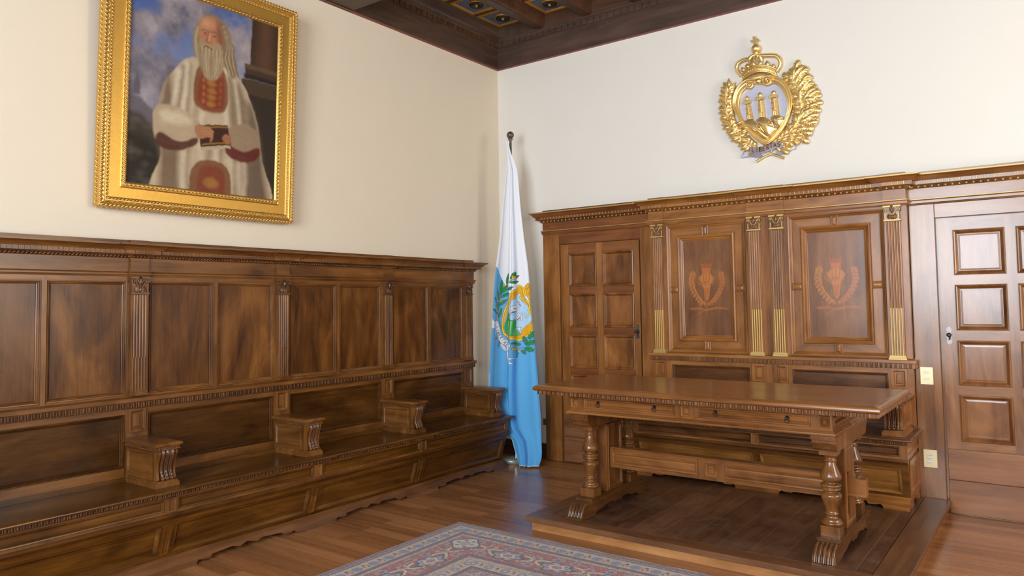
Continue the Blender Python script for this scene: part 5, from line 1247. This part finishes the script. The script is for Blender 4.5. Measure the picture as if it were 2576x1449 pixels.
m = MB(); m.box(.50, .545, -.006, 0, .318, .382); m.build('cover_plate', simple('yellow_brass', lin(190, 160, 60), .35, .8), o, .002); m = MB(); m.lathe((.522, -.006, .35), [(.004, 0), (.004, -.002), (0, -.002)], 8, axis=1); m.build('screw', iron, o); adopt(o)

# ------------------------------------------------------------------ room shell
XR, YB, ZC = 7.6, -8.2, 4.46
def slab(name, v, mat, bevel=0):
    m = MB(); m.box(*v); return tag(m.build(name, mat, None, bevel), kind='structure')
def wall_with_holes(name, T, u0, u1, z1, holes, mat):
    m = MB(T); us = sorted(set([u0, u1]+[q for h in holes for q in h[:2]]))
    for a, b in zip(us, us[1:]):
        hs = [h for h in holes if h[0] <= a and h[1] >= b]
        if hs: m.box(a, b, 0, .25, 0, hs[0][2]); m.box(a, b, 0, .25, hs[0][3], z1)
        else: m.box(a, b, 0, .25, 0, z1)
    return tag(m.build(name, mat), kind='structure')
fl_ = slab('floor', (-.2, XR+.25, YB-.25, .2, -.12, 0), floorm); fl_['label'] = 'brown parquet floor of narrow boards'; fl_['category'] = 'floor'
w_ = slab('wall_left', (-.2, 0, YB-.25, .2, 0, ZC), wallm); w_['label'] = 'plastered wall with warm light tinted in, carrying the large painting'; w_['category'] = 'wall'
w_ = slab('wall_right', (0, XR+.25, 0, .2, 0, ZC), wallw); w_['label'] = 'pale plastered wall carrying the gilded coat of arms'; w_['category'] = 'wall'
RW = [(2.05, 4.5, 1.05, 3.65), (5.4, 7.0, 1.05, 3.65)]; SW = [(-2.9, -1.3, 1.05, 3.65), (-6.4, -4.8, 1.05, 3.65)]  # SW: unseen side windows, added to light the left wall
w_ = wall_with_holes('wall_rear', lambda u, d, z: (u, YB-d, z), 0, XR, ZC, RW, wallw); w_['label'] = 'plastered wall with tall windows behind the viewer'; w_['category'] = 'wall'
w_ = wall_with_holes('wall_side', lambda u, d, z: (XR+d, u, z), YB, 0, ZC, SW, wallw); w_['label'] = 'plastered wall with added windows right of the viewer'; w_['category'] = 'wall'
winm = simple('painted_window_frame', (.55, .5, .42), .5)
gl = NT('window_glass'); gl.t.nodes.remove(gl.b); mx_ = gl.n('ShaderNodeMixShader'); tr = gl.n('ShaderNodeBsdfTransparent'); gs_ = gl.n('ShaderNodeBsdfGlossy'); gs_.inputs['Roughness'].default_value = .02; mx_.inputs[0].default_value = .06
gl.l(tr.outputs[0], mx_.inputs[1]); gl.l(gs_.outputs[0], mx_.inputs[2]); gl.l(mx_.outputs[0], gl.out.inputs[0])
for i, (T, h) in enumerate([((lambda u, d, z: (u, YB-d, z)), h) for h in RW]+[((lambda u, d, z: (XR+d, u, z)), h) for h in SW]):
    m = MB(T); a, b, c, d_ = h
    for q in ((a, (a+b)/2-.04, b-.08) if b-a < 2 else (a, a+(b-a)/3-.04, a+(b-a)*2/3-.04, b-.08)): m.box(q, q+.08, .1, .17, c, d_)
    for q in (c, c+.85, c+1.8, d_-.07): m.box(a, b, .11, .16, q, q+.07)
    o = tag(m.build('window_%d' % (i+1), winm), 'tall casement window behind the viewer' if i < 2 else 'unseen casement window added on the side wall for light', 'window', 'structure', 'tall casement windows')
    g = MB(T); g.box(a, b, .133, .137, c, d_); g.build('window_pane', gl.m, o)
# baseboards
bm = wood('baseboard_wood', 1, (.04, .016, .008), (.085, .033, .014), (.15, .06, .026), rough=.4); bmx = wood('baseboard_wood_across', 0, (.04, .016, .008), (.085, .033, .014), (.15, .06, .026), rough=.4)
b_ = slab('baseboard_left', (0, .018, -.55, 0, 0, .145), bm, .003); b_['label'] = 'dark baseboard on the left wall between bench and corner'; b_['category'] = 'baseboard'
b_ = slab('baseboard_right', (.018, .558, -.018, 0, 0, .145), bmx, .003); b_['label'] = 'dark baseboard behind the flag base'; b_['category'] = 'baseboard'

# ------------------------------------------------------------------ coffered ceiling
ceil_ = slab('ceiling', (-.2, XR+.25, YB-.25, .2, ZC, ZC+.2), dky); ceil_['label'] = 'dark coffered wooden ceiling with blue and gilt panels'; ceil_['category'] = 'ceiling'
zf0, zf1 = 3.925, 4.145
ring_ = [(0, YB), (0, 0), (XR, 0)]
inv = lambda pts: pts
m = MB(); m.box(0, .026, YB, -.026, zf0, zf1+.06); m.build('frieze_board', dky, ceil_)
m = MB(); m.box(0, XR, -.026, 0, zf0, zf1+.06); m.build('frieze_board', dkx, ceil_)
m = MB(); m.box(0, .031, YB, -.03, zf0-.004, zf0+.003); m.box(0, XR, -.031, 0, zf0-.004, zf0+.003); m.build('bead', redline, ceil_)
for T, L, mt, mt2 in (((lambda u, d, z: (d, u, z)), -YB, dky, dkr), ((lambda u, d, z: (u, -d, z)), XR, dkx, dkx)):
    m = MB(T); n = int(L/.072)
    for i in range(n):
        a = i*.072; a = -a-.072-.03 if T(1, 0, 0)[0] == 0 else a+.03
        m.box(a+.008, a+.064, .026, .042, zf1+.004, zf1+.05); m.box(a+.064, a+.08, .026, .033, zf1+.004, zf1+.05, k=1)
    m.build('dentil_course', [mt2, mt], ceil_)
    m = MB(T); lo, hi = (YB, -.026) if T(1, 0, 0)[0] == 0 else (.026, XR)
    m.prism([(.026, zf1+.05), (.045, zf1+.05), (.05, zf1+.055), (.05, zf1+.065), (.044, zf1+.07), (.048, zf1+.08), (.048, zf1+.09), (.026, zf1+.09)], 0, lo, hi); m.prism([(.026, zf1-.002), (.03, zf1-.002), (.03, zf1+.004), (.026, zf1+.004)], 0, lo, hi); m.build('crown_moulding', mt, ceil_)
beamw = wood('ceiling_beam_wood', 0, (.035, .02, .011), (.075, .045, .026), (.12, .075, .045), rough=.5, coat=0)
for y in (-1.985, -4.45, -6.9):
    m = MB(); m.box(0, XR, y-.29, y, 3.932, ZC); m.box(.0, .03, y-.30, y+.008, 3.92, 3.935); m.build('cross_beam', beamw, ceil_, .006)
zj = 4.222; jx = [.53+.535*k for k in range(13)]
segs = [(-1.985, -.045), (-4.45, -2.275)]
for k_ in jx:
    m = MB(); m.box(k_, k_+.09, -1.985, -.045, zj, zj+.16); m.box(k_-.006, k_+.096, -1.985, -.045, zj+.03, zj+.045); m.build('joist', dky, ceil_, .004)
bays_ = [(.045, jx[0])]+[(a+.09, b) for a, b in zip(jx, jx[1:])]
for bi, (a, b) in enumerate(bays_):
    m = MB(); F = lambda u, v, n: (u, v, zj+n)
    m.rings(F, a, -1.985, b, -.045, [(0, 0), (.004, .012), (.012, .02), (.016, .03), (.034, .105), (.044, .11), (.046, .12), (.05, .122)], cap=False); m.build('sloped_coving', dkr if bi in (1, 2) else dky, ceil_)
    m = MB(); m.add([(a+.048, -1.94, zj+.122), (b-.048, -1.94, zj+.122), (b-.048, -.093, zj+.122), (a+.048, -.093, zj+.122)], [(0, 1, 2, 3)]); m.build('coffer_board', dky, ceil_)
    if bi > 6: continue
    x0_, x1_ = a+.052, b-.052
    for cy in range(4):
        y1_ = -.10-.415*cy; y0_ = y1_-.355
        if y0_ < -1.93: break
        c = MB(); c.rings(F, x0_, y0_, x1_, y1_, [(0, .121), (0, .112), (.006, .108), (.028, .112), (.034, .121)], cap=False); cf = c.build('gilt_coffer_frame', goldc, ceil_)
        c = MB(); c.add([(x0_+.033, y0_+.033, zj+.1205), (x1_-.033, y0_+.033, zj+.1205), (x1_-.033, y1_-.033, zj+.1205), (x0_+.033, y1_-.033, zj+.1205)], [(0, 1, 2, 3)]); c.build('painted_field', blue, cf)
        xm, ym = (x0_+x1_)/2, (y0_+y1_)/2
        c = MB(); c.lathe((xm, ym, zj+.12), [(.084, 0), (.084, -.010), (.079, -.013), (.073, -.010)], 28); c.lathe((xm, ym, zj+.12), [(.073, -.010), (.066, -.022), (.052, -.026), (.034, -.014), (.018, -.012)], 28, k=1); c.lathe((xm, ym, zj+.12), [(.017, -.012), (.016, -.024), (.009, -.032), (.001, -.034)], 16)
        c.build('rosette', [goldc, simple('rosette_dark', (.028, .02, .014), .4, .2) if 'rosette_dark' not in bpy.data.materials else bpy.data.materials['rosette_dark']], cf)

# ------------------------------------------------------------------ camera
from mathutils import Matrix, Vector
Fpx, PPy = 1865.5, 724.5-58.45
yaw, pit, rol = radians(126.485), radians(3.0258), radians(-.8354)
fw = Vector((cos(pit)*cos(yaw), cos(pit)*sin(yaw), sin(pit))); rt = fw.cross(Vector((0, 0, 1))).normalized(); up = rt.cross(fw)
R_ = cos(rol)*rt+sin(rol)*up; U_ = -sin(rol)*rt+cos(rol)*up
cam = bpy.data.cameras.new('camera'); co = bpy.data.objects.new('camera', cam); COL.objects.link(co)
M = Matrix.Identity(4)
for i in range(3): M[i][0], M[i][1], M[i][2] = R_[i], U_[i], -fw[i]
M.translation = Vector((4.62, -6.045, 1.5)); co.matrix_world = M
cam.sensor_width = 36; cam.lens = Fpx/2576*36; cam.shift_y = -58.45/2576; cam.clip_start = .05
S.camera = co

# ------------------------------------------------------------------ daylight in the rear windows, light in the added side windows, and the sky
def area(name, loc, rot, sx, sy, power, col):
    l = bpy.data.lights.new(name, 'AREA'); l.shape = 'RECTANGLE'; l.size = sx; l.size_y = sy; l.energy = power; l.color = col
    o = bpy.data.objects.new(name, l); COL.objects.link(o); o.location = loc; o.rotation_euler = rot; return o
PWR = 260
for (a, b, c, d_), k_ in zip(RW, (2.2, .75)): area('window_daylight', ((a+b)/2, YB-.20, (c+d_)/2), (radians(90), 0, 0), b-a, d_-c, PWR*k_, (.84, .92, 1.))
for (a, b, c, d_), k_ in zip(SW, (.78, .2)): area('window_daylight', (XR+.20, (a+b)/2, (c+d_)/2), (radians(90), 0, radians(90)), b-a, d_-c, PWR*k_, (1., .92, .80))  # warm light for the left wall, set in the added side windows
W = bpy.data.worlds.new('sky'); S.world = W; W.use_nodes = True; W.node_tree.nodes['Background'].inputs[0].default_value = (.75, .87, 1., 1); W.node_tree.nodes['Background'].inputs[1].default_value = 1.0
S.view_settings.view_transform = 'Standard'; S.view_settings.look = 'None'; S.view_settings.gamma = 1; S.view_settings.use_curve_mapping = False; S.view_settings.exposure = 0
S.cycles.use_denoising = True; S.cycles.max_bounces = 8; S.cycles.diffuse_bounces = 5; S.cycles.glossy_bounces = 3; S.cycles.use_adaptive_sampling = True; S.cycles.adaptive_threshold = .025; S.cycles.sample_clamp_indirect = 6
